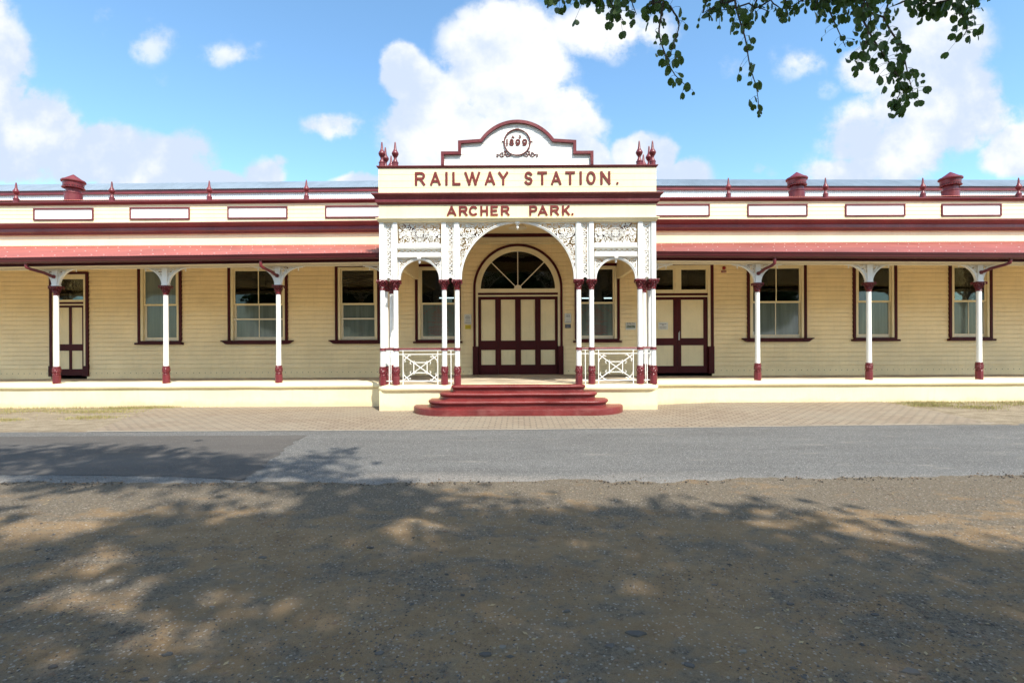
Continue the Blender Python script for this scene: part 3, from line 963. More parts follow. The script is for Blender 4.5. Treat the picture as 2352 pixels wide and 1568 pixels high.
# verandah roof, gutter, fascia, beam: one set for each wing
def vw(x, y, z):
    t = max(0, abs(x) - 3.2) / 9.6
    return (x, y, z - 0.085 * t * sm((YW + 0.2 - y) / 3.7))
RP = [(12.06, 3.745), (YW - 0.03, 4.655)]
for sgn in (-1, 1):
    xa, xb = (-XE, -3.22) if sgn < 0 else (3.22, XE)
    b = MB(vw)
    corr(b, xa, xb, [(12.02, 3.738), (12.8, 3.93), (13.8, 4.175), (14.8, 4.42), (YW - 0.03, 4.66)], 0.010, 0.076, 6)
    rr = random.Random(3 + sgn)
    x = xa + 0.1
    while x < xb:
        for q in (0.12, 0.45, 0.75, 0.97):
            if rr.random() < 0.75:
                yy = 12.02 + 3.75 * q; zz = 3.738 + (4.66 - 3.738) * q + 0.016
                b.box(x - .009, x + .009, yy - .012, yy + .012, zz - 0.01, zz + 0.006, 1)
        x += 0.304
    part('verandah_roof', b, [ROOFRED, SCREW], True)
    b = MB(vw)                                   # ceiling lining
    b.extx([(12.35, 3.64), (YW - 0.03, 4.56), (YW - 0.03, 4.59), (12.35, 3.67)], xa, xb, 0, 10)
    part('verandah_ceiling', b, CREAMW)
    b = MB(vw)                                   # ogee gutter
    b.extx([(12.16, 3.60), (12.04, 3.60), (12.01, 3.625), (12.005, 3.65), (11.985, 3.68), (11.98, 3.715), (11.965, 3.72), (11.965, 3.728), (11.99, 3.728), (12.0, 3.64), (12.16, 3.625)], xa, xb, 0, 12)
    part('gutter', b, GUTTER)
    b = MB(vw)
    b.box(xa, xb, 12.17, 12.20, 3.55, 3.70); 
    part('fascia_board', b, MAROON_SHADE)
    b = MB(vw)
    n = 10
    b.extx([(12.46, 3.52), (12.64, 3.52), (12.64, 3.62), (12.46, 3.62)], xa, xb, 0, 10)
    b.extx([(12.20, 3.545), (12.46, 3.545), (12.46, 3.57), (12.20, 3.57)], xa, xb, 0, 10)
    part('verandah_beam', b, OFFW)
    # plinth with rounded coping, verandah floor
    b = MB(); b.box(xa, xb, YV - 0.07, YV + 0.6, -0.1, 0.47)
    part('verandah_plinth', b, PLAST)
    b = MB(lambda x, y, z: (x, y + 0.006 * noise.noise(Vector((x * 1.3, z * 4, 2))), z + 0.007 * noise.noise(Vector((x * 1.1, 0, 5)))))
    cy, cz, r = YV - 0.045, 0.525, 0.078
    prof = [(cy + r * math.cos(R(a)), cz + r * math.sin(R(a))) for a in range(270, 89, -20)] + [(YV + 0.50, 0.603), (YV + 0.50, 0.46), (YV - 0.06, 0.44)]
    b.extx(prof, xa, xb, 0, 160)
    part('plinth_coping', b, PLAST, True)
    b = MB(); b.add([(xa, YV + 0.50, 0.585), (xb, YV + 0.50, 0.585), (xb, YW, 0.495), (xa, YW, 0.495)], [(0, 1, 2, 3)])
    part('verandah_floor', b, FLOORM)

# roof ventilators
def vent(x, z, sc=1.0):
    e = empty('roof_ventilator', (x, 16.2, z), parent=station)
    b = MB()
    b.lathe([(0.235, z - 0.25), (0.235, z + 0.27), (0.248, z + 0.28), (0.248, z + 0.30), (0.205, z + 0.31), (0.196, z + 0.36), (0.196, z + 0.62)], x, 16.2, 28)
    part('vent_body', b, MAROON, True, e)
    b = MB()
    b.lathe([(0.262, z + 0.47), (0.28, z + 0.63), (0.305, z + 0.64), (0.322, z + 0.66), (0.322, z + 0.69), (0.30, z + 0.715), (0.262, z + 0.725), (0.02, z + 0.90), (0.001, z + 0.91)], x, 16.2, 32)
    for q in range(26):                          # scalloped skirt with a round hole in each lobe
        a = 2 * PI * q / 26; cx, cy = x + 0.264 * math.cos(a), 16.2 + 0.264 * math.sin(a)
        b.lathe([(0.034, z + 0.452), (0.036, z + 0.475)], cx, cy, 8)
        b.add([(cx + 0.012 * math.cos(a) - 0.014 * math.sin(a) * s1, cy + 0.012 * math.sin(a) + 0.014 * math.cos(a) * s1, z + 0.50 + s2 * 0.016) for s1, s2 in ((-1, -.5), (-.5, -1), (.5, -1), (1, -.5), (1, .5), (.5, 1), (-.5, 1), (-1, .5))], [tuple(range(8))], 1)
    part('vent_cowl', b, [MAROON, BLACK], False, e)
vent(-14.30, 6.13); vent(9.0, 6.10); vent(13.95, 6.08)

# ---------------------------------------------------------------- windows and doors
def glassbox(x0, x1, z0, z1, y, m, parent, name='pane'):
    b = MB(); b.box(x0, x1, y, y + 0.004, z0, z1); return part(name, b, m, parent=parent)
def window(cx, hw, kind, sill):
    e = empty('window', (cx, YW, 1.55), parent=station)
    zt = 4.04; y = YW - 0.055
    b = MB()
    b.bevbox(cx - hw, cx - hw + 0.085, y, YW + 0.02, 1.665, zt - 0.085); b.bevbox(cx + hw - 0.085, cx + hw, y, YW + 0.02, 1.665, zt - 0.085)
    b.bevbox(cx - hw, cx + hw, y - 0.003, YW + 0.02, zt - 0.085, zt)
    part('architrave', b, MAROON_SHADE, parent=e)
    b = MB(); x0, x1 = cx - hw + 0.085, cx + hw - 0.085
    b.bevbox(x0, x0 + 0.075, y + 0.02, YW + 0.12, 1.67, 3.955); b.bevbox(x1 - 0.075, x1, y + 0.02, YW + 0.12, 1.67, 3.955); b.bevbox(x0 + .075, x1 - .075, y + 0.022, YW + 0.12, 3.90, 3.955)
    part('frame', b, CREAM, parent=e)
    a, c = x0 + 0.075, x1 - 0.075
    # upper sash, proud of the lower one
    b = MB(); ys = YW + 0.005
    b.bevbox(a, a + 0.05, ys, ys + 0.04, 2.80, 3.90); b.bevbox(c - 0.05, c, ys, ys + 0.04, 2.80, 3.90); b.bevbox(a + .05, c - .05, ys, ys + 0.04, 3.85, 3.90); b.bevbox(a, c, ys - 0.002, ys + 0.04, 2.775, 2.83)
    if kind in ('cross', 'two'): b.box(cx - 0.012, cx + 0.012, ys + 0.008, ys + 0.032, 2.83, 3.85)
    up = part('upper_sash', b, CREAM, parent=e)
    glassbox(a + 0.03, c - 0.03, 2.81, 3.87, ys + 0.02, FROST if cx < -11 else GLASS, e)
    b = MB(); ys = YW + 0.05; off = 0.012
    b.bevbox(a, a + 0.055 + off, ys, ys + 0.04, 1.67, 2.80); b.bevbox(c - 0.055 + off, c, ys, ys + 0.04, 1.67, 2.80); b.bevbox(a, c, ys - 0.001, ys + 0.04, 1.67, 1.776); b.box(a, c, ys, ys + 0.03, 2.77, 2.80)
    if kind in ('cross', 'two'): b.box(cx - 0.012, cx + 0.012, ys + 0.008, ys + 0.032, 1.776, 2.78)
    if kind == 'half': b.box(cx + 0.0, cx + 0.02, ys + 0.008, ys + 0.032, 1.776, 2.78)
    if kind in ('cross', 'bar'): b.box(a - 0.02, c + 0.02, ys - 0.055, ys + 0.032, 2.315, 2.36)
    part('lower_sash', b, OFFW, parent=e)
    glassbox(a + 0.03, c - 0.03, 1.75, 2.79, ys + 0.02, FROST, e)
    b = MB()
    if sill == 'simple':
        b.bevbox(cx - hw - 0.05, cx + hw + 0.05, YW - 0.115, YW + 0.05, 1.555, 1.615); b.box(cx - hw + .02, cx + hw - .02, YW - 0.07, YW + 0.06, 1.615, 1.668)
    else:
        w = hw + 0.16
        pts = [(cx - w, 1.665), (cx - w, 1.635), (cx - w + 0.06, 1.60), (cx - w + 0.10, 1.565), (cx - w + 0.16, 1.55), (cx + w - 0.16, 1.55), (cx + w - 0.10, 1.565), (cx + w - 0.06, 1.60), (cx + w, 1.635), (cx + w, 1.665)]
        b.prism(pts, YW - 0.10, YW + 0.05)
        b.bevbox(cx - w - 0.02, cx + w + 0.02, YW - 0.135, YW + 0.05, 1.64, 1.672)
        for q in (-1, 0, 1):
            b.box(cx + q * (hw - 0.1) - 0.05, cx + q * (hw - 0.1) + 0.05, YW - 0.118, YW - 0.09, 1.555, 1.64)
    part('window_sill', b, MAROON_SHADE, parent=e)
    return e
wins = [window(*w) for w in WIN]
# flat brown bands behind the upper sash of the window left of the portico
b = MB()
for i, (za, zb) in enumerate(((3.80, 3.87), (3.66, 3.79), (3.52, 3.64), (3.44, 3.51))): b.box(-5.60, -4.45, YW + 0.20 + 0.01 * i, YW + 0.215 + 0.01 * i, za, zb)
part('brown_bands', b, BROWN, parent=wins[2])
# red lettering on the two porch windows
for w, cx in ((wins[3], -2.51), (wins[4], 2.488)):
    yl = YW + 0.066
    for ch, i in zip('ARCHER PARK', range(11)):
        if ch == ' ': continue
        a = (i - 5) * 9.0; rr_ = 0.60
        o = text_mesh('window_lettering', ch, 0.075, (cx + rr_ * math.sin(R(a)), yl, 2.10 + rr_ * math.cos(R(a)) - 0.04), INKRED, w)
        o.rotation_euler = (0, R(a), 0)
    for txt, sz, z in (('Rail', .08, 2.585), ('MUSEUM', .07, 2.52), ('OPEN HOURS', .055, 2.405), ('Monday to Thursday', .05, 2.31), ('9am - 4pm', .05, 2.265)):
        text_mesh('window_lettering', txt, sz, (cx, yl, z), INKRED, w)
    b = MB()
    for z, hw_ in ((2.485, .22), (2.37, .22), (2.22, .33), (2.18, .2), (2.10, .14), (2.06, .30), (2.02, .32), (1.975, .26), (1.935, .33), (1.89, .26), (1.85, .33), (1.815, .15)):
        x = cx - hw_; rr_ = random.Random(int(z * 1000))
        while x < cx + hw_:
            L = 0.02 + 0.07 * rr_.random(); b.box(x, min(x + L, cx + hw_), yl, yl + 0.0015, z, z + 0.014); x += L + 0.014
    part('window_lettering', b, INKRED, parent=w)

def leaf(parent, x0, x1, z0, z1, y, pans, raised=False):
    b = MB(); c = (x0 + x1) / 2
    # stiles and rails around the panels (each panel: x0, x1, z0, z1)
    xsx = sorted({x0, x1} | {p[0] for p in pans} | {p[1] for p in pans}); zsx = sorted({z0, z1} | {p[2] for p in pans} | {p[3] for p in pans})
    for i in range(len(zsx) - 1):
        za, zb = zsx[i], zsx[i + 1]; zc = (za + zb) / 2
        xq = x0
        for p in sorted(pans):
            if p[2] - 1e-6 < zc < p[3] + 1e-6:
                b.box(xq, p[0], y, y + 0.045, za, zb); xq = p[1]
        b.box(xq, x1, y, y + 0.045, za, zb)
    o = b.build('door_leaf', MAROON_SHADE, parent)
    b = MB()
    for p in pans:
        b.box(p[0], p[1], y + 0.02, y + 0.03, p[2], p[3])
        if raised: b.bevbox(p[0] + 0.035, p[1] - 0.035, y + 0.008, y + 0.022, p[2] + 0.035, p[3] - 0.035, 0.012)
        for q in ((p[0], p[0] + .012, p[2], p[3]), (p[1] - .012, p[1], p[2], p[3]), (p[0] + .012, p[1] - .012, p[2], p[2] + .012), (p[0] + .012, p[1] - .012, p[3] - .012, p[3])):
            b.box(q[0], q[1], y + 0.010, y + 0.021, q[2], q[3])
    b.build('door_panel', CREAM, parent)

# main arched door
d = empty('arched_door', (0, YW, 0.57), parent=station)
b = MB(); zc = 3.257; y = YW - 0.06
b.ribbon(arc(0, zc, 1.362, 0, 180, 64), 0.075, y, 0.09)
b.box(-1.40, -1.325, y, YW + 0.03, 1.45, zc); b.box(1.325, 1.40, y, YW + 0.03, 1.45, zc)
b.bevbox(-1.42, -1.255, y - 0.02, YW + 0.03, 0.56, 1.45); b.bevbox(1.255, 1.42, y - 0.02, YW + 0.03, 0.56, 1.45)
b.box(-1.26, 1.26, YW - 0.02, YW + 0.06, 3.065, 3.13)
part('architrave', b, MAROON_SHADE, parent=d)
b = MB()
b.ribbon(arc(0, zc, 1.29, 0, 180, 64), 0.072, y + 0.025, 0.10)
b.ribbon(arc(0, zc, 1.212, 0, 180, 64), 0.085, y + 0.06, 0.08)
b.box(-1.325, -1.255, y + 0.03, YW + 0.05, 1.45, zc); b.box(1.255, 1.325, y + 0.03, YW + 0.05, 1.45, zc)
b.box(-1.255, 1.255, YW - 0.01, YW + 0.07, 3.13, 3.257)
b.box(-1.255, 1.255, YW - 0.005, YW + 0.07, 3.015, 3.06)
part('frame', b, CREAM, parent=d)
b = MB()
b.prism(arc(0, 3.257, 0.12, 0, 180, 16), YW + 0.008, YW + 0.05)
for a in (45, 90, 135):
    b.ribbon([(0.1 * math.cos(R(a)), zc + 0.1 * math.sin(R(a))), (1.18 * math.cos(R(a)), zc + 1.18 * math.sin(R(a)))], 0.026, YW + 0.012 + a * 1e-5, 0.03)
part('glazing_bar', b, OFFW, parent=d)
b = MB(); b.prism(arc(0, 3.24, 1.20, 0, 180, 40), YW + 0.03, YW + 0.034); part('fanlight_pane', b, GLASS, parent=d)
for i in range(4):
    x0 = -1.25 + 0.625 * i + 0.003; x1 = x0 + 0.619
    ce = (x0 + x1) / 2
    leaf(d, x0, x1, 0.575, 3.01, YW + 0.015 + (0.004 if i % 2 else 0), [(ce - 0.222, ce + 0.222, 0.87, 1.335), (ce - 0.222, ce + 0.222, 1.63, 2.915)], True)
# double door right of the portico
d = empty('double_door', (5.007, YW, 0.58), parent=station); cx = 5.007; y = YW - 0.055
b = MB()
b.bevbox(cx - 1.128, cx - 1.035, y, YW + .02, 1.42, 3.97); b.bevbox(cx + 1.035, cx + 1.128, y, YW + .02, 1.42, 3.97); b.bevbox(cx - 1.128, cx + 1.128, y - .003, YW + .02, 3.97, 4.05)
b.bevbox(cx - 1.135, cx - 0.965, y - .02, YW + .02, 0.575, 1.42); b.bevbox(cx + 0.965, cx + 1.135, y - .02, YW + .02, 0.575, 1.42)
b.box(cx - 0.955, cx + 0.955, YW - .015, YW + .06, 3.02, 3.09)
part('architrave', b, MAROON_SHADE, parent=d)
b = MB()
b.box(cx - 1.035, cx - 0.955, y + .02, YW + .06, 1.42, 3.97); b.box(cx + 0.955, cx + 1.035, y + .02, YW + .06, 1.42, 3.97); b.box(cx - .955, cx + .955, y + .022, YW + .06, 3.885, 3.97)
b.box(cx - 0.07, cx + 0.07, y + .025, YW + .06, 3.09, 3.885); b.box(cx - .955, cx + .955, YW - .012, YW + .06, 2.975, 3.015)
for q in (-1, 1):
    xa, xb = sorted((cx + q * 0.07, cx + q * 0.955))
    b.box(xa, xb, YW - .005, YW + .05, 3.09, 3.20); b.box(xa, xb, YW - .005, YW + .05, 3.825, 3.885); b.box(xa, xa + 0.055, YW - .004, YW + .05, 3.2, 3.825); b.box(xb - 0.055, xb, YW - .004, YW + .05, 3.2, 3.825)
part('frame', b, CREAM, parent=d)
for q in (-1, 1):
    xa, xb = sorted((cx + q * 0.12, cx + q * 0.905)); glassbox(xa, xb, 3.19, 3.835, YW + 0.02, GLASS, d, 'transom_pane')
for q in (-1, 1):
    xa, xb = sorted((cx + q * 0.003, cx + q * 0.955)); ca, cb = sorted((cx + q * 0.125, cx + q * 0.825))
    leaf(d, xa, xb, 0.59, 2.97, YW + 0.015 + q * .002, [(ca, cb, 0.81, 1.455), (ca, cb, 1.68, 2.885)])
b = MB(); b.box(cx + 0.035, cx + 0.075, YW - 0.0, YW + 0.016, 1.62, 1.86); b.tube([(cx + 0.055, YW - 0.0, 1.80), (cx + 0.055, YW - 0.05, 1.80), (cx + 0.055, YW - 0.05, 1.90)], 0.010, 8); part('door_handle', b, METAL, True, d)
# single door on the left
d = empty('single_door', (-14.08, YW, 0.58), parent=station); cx = -14.08
b = MB()
b.bevbox(cx - 0.61, cx - 0.525, y, YW + .02, 0.90, 3.77); b.bevbox(cx + 0.525, cx + 0.61, y, YW + .02, 0.90, 3.77); b.bevbox(cx - 0.61, cx + 0.61, y - .003, YW + .02, 3.77, 3.85)
b.bevbox(cx - 0.625, cx - 0.455, y - .02, YW + .02, 0.575, 0.90); b.bevbox(cx + 0.455, cx + 0.625, y - .02, YW + .02, 0.575, 0.90)
b.box(cx - 0.46, cx + 0.46, YW - .012, YW + .06, 2.84, 2.905)
part('architrave', b, MAROON_SHADE, parent=d)
b = MB()
b.box(cx - 0.525, cx - 0.455, y + .02, YW + .06, 0.90, 3.77); b.box(cx + 0.455, cx + 0.525, y + .02, YW + .06, 0.90, 3.77); b.box(cx - .455, cx + .455, y + .022, YW + .06, 3.62, 3.77)
b.box(cx - .455, cx + .455, YW - .005, YW + .06, 2.905, 2.975); b.box(cx - .455, cx + .455, YW - .01, YW + .06, 2.80, 2.84)
part('frame', b, CREAM, parent=d)
glassbox(cx - 0.45, cx + 0.45, 2.96, 3.64, YW + 0.02, GLASS, d, 'transom_pane')
leaf(d, cx - 0.452, cx + 0.452, 0.60, 2.80, YW + 0.015, [(cx - 0.37, cx - 0.045, 0.80, 1.375), (cx + 0.045, cx + 0.37, 0.80, 1.375), (cx - 0.37, cx - 0.045, 1.58, 2.73), (cx + 0.045, cx + 0.37, 1.58, 2.73)])

# ---------------------------------------------------------------- columns
def col_parts(e, x, y, ring, top=3.035):
    b = MB()
    b.lathe([(0.085, ZF), (0.085, ZF + 0.205), (0.078, ZF + 0.212)], x, y, 8, 0, PI / 8)
    b.build('column_base', MAROON, e, False)
    b = MB()
    b.lathe([(0.074, ZF + 0.212), (0.084, ZF + 0.222), (0.084, ZF + 0.238), (0.072, ZF + 0.245), (0.076, ZF + 0.27), (0.086, ZF + 0.31), (0.082, ZF + 0.36), (0.074, ZF + 0.40), (0.080, ZF + 0.405), (0.080, ZF + 0.425), (0.062, ZF + 0.432)], x, y, 20)
    for k in range(8):
        a = 2 * PI * k / 8 + .2
        for q, (rz, rr_) in enumerate(((0.285, 0.020), (0.325, 0.024), (0.37, 0.018))):
            aa = a + (q % 2) * PI / 8
            b.blob((x + 0.080 * math.cos(aa), y + 0.080 * math.sin(aa), ZF + rz), rr_, 0, k * 3 + q, (0.7, 0.7, 1.1))
    b.build('ornamental_collar', ORNATE, e, True)
    b = MB()
    b.lathe([(0.060, ZF + 0.43), (0.0585, 1.4), (0.055, 2.6), (0.054, 2.83)], x, y, 24)
    b.build('column_shaft', WHITE, e, True)
    if ring:
        b = MB(); b.lathe([(0.058, 1.395), (0.078, 1.40), (0.072, 1.415), (0.068, 1.435), (0.078, 1.455), (0.058, 1.462)], x, y, 20)
        b.build('rail_collar', MAROON, e, True)
    b = MB()
    b.lathe([(0.056, 2.80), (0.066, 2.805), (0.068, 2.825), (0.056, 2.835), (0.058, 2.86), (0.064, 2.91), (0.078, 2.955), (0.100, 2.99), (0.105, 3.005)], x, y, 20)
    for k in range(8):
        a = 2 * PI * k / 8
        for q, (rz, ro, rr_) in enumerate(((2.875, 0.066, 0.022), (2.915, 0.078, 0.026), (2.955, 0.094, 0.026), (2.985, 0.112, 0.020))):
            aa = a + (q % 2) * PI / 8
            b.blob((x + ro * math.cos(aa), y + ro * math.sin(aa), rz), rr_, 0, k * 5 + q, (0.8, 0.8, 1.2))
    for sx in (-1, 1):
        for sy in (-1, 1):
            b.blob((x + sx * .1, y + sy * .1, 2.985), 0.028, 0, 7 + sx * sy, (1, 1, 1))
    b.box(x - 0.112, x + 0.112, y - 0.112, y + 0.112, 3.005, top)
    b.build('capital', ORNATE, e, False)
def porchcol():
    e = empty('portico_column', (-XO[0], Y0, ZF), parent=station)
    col_parts(e, -XO[0], Y0, True); return e
pc = porchcol()
for sg in (-1, 1):
    for x, yy in [(v, Y0) for v in XO] + [(XO[0], Y1), (XO[0], YV)]:
        if sg < 0 and x == XO[0] and yy == Y0: continue
        copy_tree(pc, (sg * x, yy, ZF), station)
def lacecircle(b, cx, cz, r, y, d, w, seed=0):
    rr_ = random.Random(seed); sg = 1 if seed % 2 else -1; a0 = rr_.random() * 6.28
    b.ribbon(spiral(cx, cz, r, r * 0.22, a0, 1.35, 22, sg), w, y + 0.0004 * (seed % 7), d)
def vpost():
    X = -5.975
    e = empty('verandah_post', (X, YV, ZF), parent=station)
    col_parts(e, X, YV, False, 3.03)
    b = MB(); ya = YV - 0.025
    b.box(X - 0.062, X + 0.062, YV - 0.055, YV + 0.055, 3.03, 3.53)
    b.box(X - 0.075, X + 0.075, YV - 0.065, YV + 0.065, 3.03, 3.06)
    b.build('post_head', WHITE, e)
    for sg in (-1, 1):
        b = MB(); f = lambda t: X + sg * t
        # curved rib
        rib = [(f(0.60 - 0.53 * math.cos(R(a))), 3.03 + 0.455 * math.sin(R(a))) for a in range(0, 91, 5)]
        b.ribbon(rib, 0.028, YV - 0.035, 0.07)
        # solid web low down
        web = [(f(0.06), 3.05)] + [(f(0.60 - 0.53 * math.cos(R(a))), 3.03 + 0.455 * math.sin(R(a))) for a in range(3, 34, 6)] + [(f(0.06), 3.27)]
        b.prism(web if sg > 0 else web[::-1], ya, ya + 0.03)
        b.box(min(f(0.06), f(0.66)), max(f(0.06), f(0.66)), ya - .004, ya + 0.035, 3.487, 3.522)
        for q, (t, z, r) in enumerate(((0.115, 3.33, 0.045), (0.105, 3.43, 0.046), (0.20, 3.43, 0.046), (0.19, 3.345, 0.036), (0.285, 3.455, 0.034), (0.35, 3.465, 0.022), (0.27, 3.405, 0.020))):
            lacecircle(b, f(t), z, r, ya, 0.028, 0.017, q)
        b.tube([(f(0.42), YV, 3.49), (f(0.42), YV, 3.47)], 0.02, 8)
        b.lathe([(0.004, 3.385), (0.016, 3.40), (0.008, 3.415), (0.018, 3.435), (0.012, 3.455), (0.02, 3.49)], f(0.50), YV, 8)
        b.build('bracket', WHITE, e, False)
    return e
vp = vpost()
for x in (-14.30, -11.52, -8.785, 5.975, 8.756, 11.505, 14.25, -17.1, 17.0):
    c = copy_tree(vp, (x, YV, ZF), station)
# half brackets where the verandahs meet the portico
for sg in (-1, 1):
    b = MB(); f = lambda t: sg * (3.20 + t)
    b.ribbon([(f(0.60 - 0.53 * math.cos(R(a))), 3.03 + 0.455 * math.sin(R(a))) for a in range(0, 91, 5)], 0.028, YV - 0.035, 0.07)
    b.box(min(f(0.0), f(0.66)), max(f(0), f(0.66)), YV - .029, YV + 0.01, 3.487, 3.522)
    for q, (t, z, r) in enumerate(((0.115, 3.33, 0.045), (0.105, 3.43, 0.046), (0.20, 3.43, 0.046), (0.19, 3.345, 0.036), (0.285, 3.455, 0.034))):
        lacecircle(b, f(t), z, r, YV - .025, 0.028, 0.017, q)
    b.lathe([(0.004, 3.385), (0.016, 3.40), (0.008, 3.415), (0.018, 3.435), (0.012, 3.455), (0.02, 3.49)], f(0.50), YV, 8)
    part('bracket', b, WHITE)
# downpipes
def downpipe(X, dx):
    b = MB()
    P = [(X + dx, 12.09, 3.61), (X + dx, 12.085, 3.50), (X + dx * 0.98, 12.09, 3.44), (X + dx * 0.82, 12.15, 3.40), (X + dx * 0.35, 12.33, 3.34), (X + dx * 0.12, 12.44, 3.28), (X, 12.50, 3.26)]
    Q = []
    for i in range(len(P) - 1):
        for t in (0, .5): Q.append(Vector(P[i]).lerp(Vector(P[i + 1]), t))
    Q.append(Vector(P[-1]))
    b.tube(Q, 0.036, 12)
    b.tube([(X + dx, 12.09, 3.60), (X + dx, 12.088, 3.56)], 0.044, 12)
    b.tube([(X + dx * .03, 12.47, 3.262), (X, 12.50, 3.26)], 0.048, 12)
    part('downpipe', b, MAROON, True)
downpipe(-11.52, -0.30); downpipe(-5.975, -0.20); downpipe(5.975, 0.20); downpipe(11.505, 0.34)

# ---------------------------------------------------------------- portico
PY = Y0 - 0.10                                    # front plane of the boards
PX = 3.203
path = [(-PX, YW - 0.05), (-PX, PY), (PX, PY), (PX, YW - 0.05)]
def side(b, z0, z1, t=0.10, o=0.0):              # a box shell round three sides
    b.sweep([(o, z0), (o, z1), (-t, z1), (-t, z0)], path)
b = MB(); side(b, 4.44, 4.76, 0.12)
part('portico_name_board', b, CREAM)
b = MB()
z = 5.0
while z < 5.60:
    zt = min(z + 0.152, 5.605); b.sweep([(0.003, z + 0.004), (0.0, zt), (-0.1, zt), (-0.1, z + 0.004)], path); b.sweep([(-0.006, z - .004), (-0.006, z + 0.004), (-0.1, z + 0.004), (-0.1, z - .004)], path); z = zt
part('portico_sign_board', b, CREAM)
b = MB()
b.sweep([(0, 4.365), (0.012, 4.372), (0.020, 4.39), (0.032, 4.40), (0.045, 4.425), (0.06, 4.432), (0.06, 4.452), (0, 4.458), (-0.1, 4.458), (-0.1, 4.365)], path)
part('portico_moulding', b, CREAM)
b = MB()
b.sweep([(-0.1, 4.762), (0.02, 4.762), (0.025, 4.775), (0.045, 4.80), (0.062, 4.81), (0.062, 4.875), (0.072, 4.885), (0.08, 4.92), (0.11, 4.96), (0.135, 4.975), (0.135, 5.0), (0.0, 5.025), (-0.1, 5.025)], path)
part('portico_cornice', b, MAROON)
b = MB(); b.sweep([(-0.16, 5.60), (0.0, 5.60), (0.015, 5.61), (0.035, 5.63), (0.04, 5.635), (0.04, 5.652), (-0.16, 5.66)], path)
part('portico_capping', b, MAROON)
b = MB(); b.box(-PX + 0.05, PX - 0.05, PY + 0.05, YW, 5.56, 5.60); part('portico_roof', b, ROOFRED)
b = MB(); b.box(-PX + 0.12, PX - 0.12, PY + 0.12, YW - 0.06, 4.97, 4.99)
for sg in (-1, 1): b.box(*sorted((sg * (PX - 0.10), sg * PX)), YV + 0.1, YW - 0.05, 3.55, 4.365)
part('portico_ceiling', b, CREAMW)
b = MB(); b.bevbox(-PX + .12, PX - .12, YW - 0.10, YW - 0.02, 4.87, 4.968); part('porch_wall_cornice', b, MAROON_SHADE)

# stepped and arched gable
GX, G2, GA = 1.753, 1.360, 0.868
zg0, zs1, zs2, ztop = 5.66, 5.97, 6.22, 6.69
Rg = (GA ** 2 + (ztop - zs2) ** 2) / (2 * (ztop - zs2)); cg = ztop - Rg
aa = math.degrees(math.asin((zs2 - cg) / Rg))
outline = [(-GX, zg0), (-GX, zs1), (-G2, zs1), (-G2, zs2)] + arc(0, cg, Rg, 180 - aa, aa, 36) + [(G2, zs2), (G2, zs1), (GX, zs1), (GX, zg0)]
def inset(z, m):                                  # half width of the gable at height z
    if z < zs1 - m: return GX - m
    if z < zs2 - m: return G2 - m
    r = Rg - m; d_ = z - cg
    return math.sqrt(max(0, r * r - d_ * d_)) if d_ < r else 0
gable = empty('gable', (0, PY, zg0), parent=station)
b = MB(); z = zg0
while z < ztop - 0.03:
    zt = min(z + 0.128, ztop - 0.03); n = 8
    for i in range(n):
        za, zb = z + (zt - z) * i / n, z + (zt - z) * (i + 1) / n
        wa, wb = inset(za, 0.03), inset(zb, 0.03)
        if wa < 0.02: continue
        w_ = min(wa, wb) if abs(wa - wb) > 0.1 else None
        wa, wb = (w_, w_) if w_ else (wa, wb)
        ya = PY + 0.016 - 0.006 * (1 - i / n); yb = PY + 0.016 - 0.006 * (1 - (i + 1) / n)
        b.add([(-wa, ya, za), (wa, ya, za), (wb, yb, zb), (-wb, yb, zb), (-wa, PY + .09, za), (wa, PY + .09, za), (wb, PY + .09, zb), (-wb, PY + .09, zb)], [(0, 1, 2, 3), (7, 6, 5, 4), (3, 2, 6, 7), (0, 4, 5, 1), (1, 5, 6, 2), (4, 0, 3, 7)])
    z = zt
part('gable_boards', b, WHITE, parent=gable)
ins = [(-GX + .034, zg0), (-GX + .034, zs1 - .034), (-G2 + .034, zs1 - .034), (-G2 + .034, zs2 - .034)] + arc(0, cg, Rg - .034, 180 - aa - 1.2, aa + 1.2, 36) + [(G2 - .034, zs2 - .034), (G2 - .034, zs1 - .034), (GX - .034, zs1 - .034), (GX - .034, zg0)]
b = MB(); b.ribbon(ins, 0.068, PY - 0.05, 0.15)
part('gable_capping', b, MAROON, parent=gable)
med = empty('date_medallion', (0, PY, 5.87), parent=station)
b = MB(); mz = 6.185
ringp = [(0.298 * math.cos(2 * PI * i / 48), PY - 0.012, mz + 0.298 * math.sin(2 * PI * i / 48)) for i in range(49)]
b.tube(ringp, 0.017, 8, caps=False)
def zc_(px, pz): return ((px - 935) / 7.84 * 0.00591, 6.185 - (pz - 748) / 7.84 * 0.00591)
def scroll(pts, r0=0.009):
    P = []
    C = [zc_(*p) for p in pts]
    for i in range(len(C) - 1):
        p0, p1, p2, p3 = C[max(0, i - 1)], C[i], C[i + 1], C[min(len(C) - 1, i + 2)]
        for t in (0, .25, .5, .75):
            q = [0.5 * ((2 * p1[k]) + (p2[k] - p0[k]) * t + (2 * p0[k] - 5 * p1[k] + 4 * p2[k] - p3[k]) * t * t + (3 * p1[k] - p0[k] - 3 * p2[k] + p3[k]) * t ** 3) for k in (0, 1)]
            P.append((q[0], PY + 0.0, q[1]))
    P.append((C[-1][0], PY, C[-1][1]))
    b.tube(P, r0, 6)
